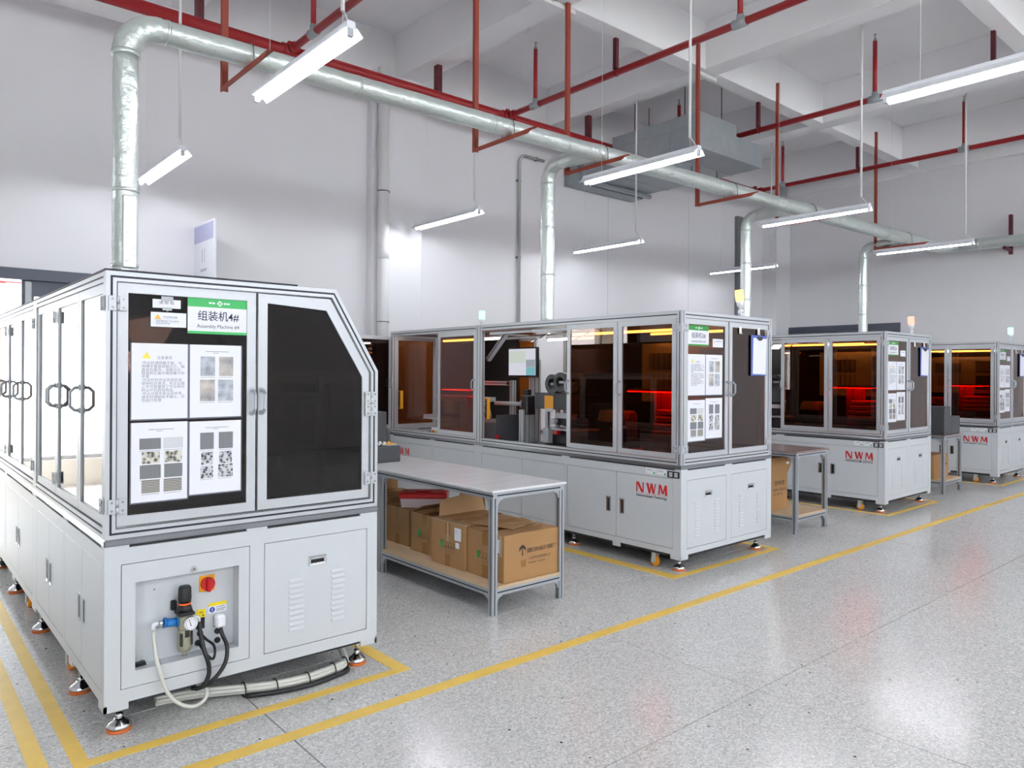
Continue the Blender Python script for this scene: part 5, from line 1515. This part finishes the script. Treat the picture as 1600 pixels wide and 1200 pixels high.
for root, num, who in ((m3, 3, 'machine with sign 3#'), (m2, 2, 'machine with red signal lamp'), (m1, 1, 'last machine of the row')):
    papers(root, who, 0.096, 1.388, 1.024, 0.325, 0.231, 0.010)
    machine_sign(root, 0.099, 1.781, 0.277, 0.162, num, 'green and white name sign on the ' + who)
    t = thing('small_note', 'small white note right of the name sign on the ' + who, 'note', at(root, 0.432, YP, 1.776))
    MB().box(0, 0, 0, 0.145, 0.001, 0.068).box(0.02, -0.0006, 0.035, 0.03, -0.0002, 0.055, 1).box(0.05, -0.0006, 0.045, 0.12, -0.0002, 0.05, 2).obj('note_paper', ['paper', 'warn2', 'ink'], t)
    t = thing('clipboard', 'blue clipboard with white papers hanging on the ' + who, 'clipboard', at(root, 0.985, 0.001, 1.545))
    MB().box(0, 0, 0, 0.245, 0.004, 0.35, 0, 0.002).obj('board', 'blueboard', t)
    MB().box(0.025, -0.004, 0.012, 0.235, -0.0002, 0.325, 0, 0.001, Matrix.Rotation(0.03, 3, 'Y')).obj('paper_stack', 'paper', t)
    MB().box(0.085, -0.010, 0.315, 0.17, -0.002, 0.338, 0, 0.003).box(0.1, -0.012, 0.305, 0.155, -0.006, 0.318, 0, 0.003).obj('clip', 'black', t)
    for x in (0.125, -0.16):
        hk = thing('door_hook', ('white hook holding the clipboard on the ' if x > 0 else 'empty white hook beside the clipboard on the ') + who, 'hook', at(root, 0.985 + x, 0.0045, 1.90))
        MB().box(-0.018, 0, 0.0, 0.018, 0.003, 0.06, 0, 0.001).tube([(0, -0.001, 0.01), (0, -0.012, -0.005), (0, -0.014, 0.005)], 0.003, 6).obj('hook', 'lamp_white', hk)

# ================================================================= CABLES AT THE NEAREST MACHINE
YF = 3.432
t = tag(MB().tube(smooth([(0.936, 3.493, 0.416), (0.936, 3.48, 0.36), (0.94, 3.452, 0.29), (0.949, YF, 0.244), (0.962, 3.428, 0.19), (0.980, 3.424, 0.145), (1.01, 3.42, 0.105), (1.05, 3.415, 0.075), (1.09, 3.42, 0.062), (1.13, 3.43, 0.07), (1.152, 3.45, 0.09), (1.15, 3.475, 0.115), (1.12, 3.50, 0.125)]), 0.0085, 8).obj('air_hose', 'hose'), 'milky air hose looping down from the regulator to the floor', 'hose')
t = tag(MB().tube(smooth([(1.128, 3.493, 0.41), (1.13, 3.47, 0.36), (1.135, YF, 0.29), (1.15, 3.428, 0.24), (1.154, 3.428, 0.19), (1.14, 3.43, 0.15), (1.122, 3.45, 0.125), (1.10, 3.49, 0.115)]), 0.010, 8).obj('power_cable', 'black'), 'left black cable hanging below the air regulator', 'cable')
t = tag(MB().tube(smooth([(1.150, 3.53, 0.342), (1.165, 3.50, 0.32), (1.185, 3.46, 0.30), (1.18, 3.43, 0.27), (1.172, 3.44, 0.245), (1.15, 3.46, 0.27), (1.142, 3.50, 0.29), (1.141, 3.531, 0.30)]), 0.006, 8).obj('power_cable', 'black'), 'short black cable loop between the two cable glands', 'cable')
t = thing('plug', 'white mains plug with black cable in the service recess', 'plug', (1.228, 3.532, 0.390))
MB().box(-0.022, -0.045, -0.030, 0.024, -0.0005, 0.030, 0, 0.009).obj('plug_body', 'lamp_white', t)
MB().tube(smooth([(0.0, -0.03, -0.03), (0.004, -0.05, -0.06), (0.012, -0.085, -0.10), (0.006, -0.10, -0.15), (-0.012, -0.104, -0.19), (-0.045, -0.10, -0.23), (-0.08, -0.08, -0.262), (-0.115, -0.05, -0.28)]), 0.0095, 8).obj('cable', 'black', t)
t = thing('wire_clip', 'black wire clip lying in the lower left corner of the service recess', 'clip', (0.875, 3.50, 0.272))
MB().prism([(-0.018, 0.0), (0.032, 0.0), (0.028, 0.016), (-0.012, 0.012)], 'y', -0.012, 0.012).obj('clip_body', 'black', t)
MB().tube(arc((0.008, 0, 0.012), (1, 0, 0), (0, 0, 1), 0.014, 0, 3.14, 7), 0.0015, 5).obj('wire_handle', 'chrome', t)
BP = [(0.98, 3.62, 0.05), (1.10, 3.60, 0.05), (1.20, 3.575, 0.045), (1.343, 3.515, 0.04), (1.478, 3.462, 0.038), (1.632, 3.437, 0.038), (1.781, 3.457, 0.04), (1.86, 3.48, 0.045), (1.885, 3.54, 0.07), (1.89, 3.60, 0.10)]
t = thing('hose_bundle', 'bundle of clear hoses tied with black straps on the floor before the nearest machine', 'hoses', (0, 0, 0))
random.seed(2)
for k in range(5):
    dy, dz = (-0.018, -0.006, 0.007, 0.018, 0.0)[k], (0.0, 0.012, -0.004, 0.006, -0.016)[k]
    MB().tube(smooth([(x, y + dy, max(0.012, z + dz)) for x, y, z in BP]), 0.0105, 7).obj('hose', 'hose' if k != 2 else 'beige_metal', t)
MB().tube(smooth([(x, y - 0.03, 0.014) for x, y, z in BP[3:9]]), 0.012, 8).obj('black_cable', 'black', t)
tb = MB()
for k in (3, 4, 5, 6, 7):
    x, y, z = BP[k]
    tb.tube(arc((x, y - 0.003, z - 0.004), (0, 1, 0), (0, 0, 1), 0.034, 0, 6.28, 12), 0.0035, 5)
tb.obj('strap', 'black', t)
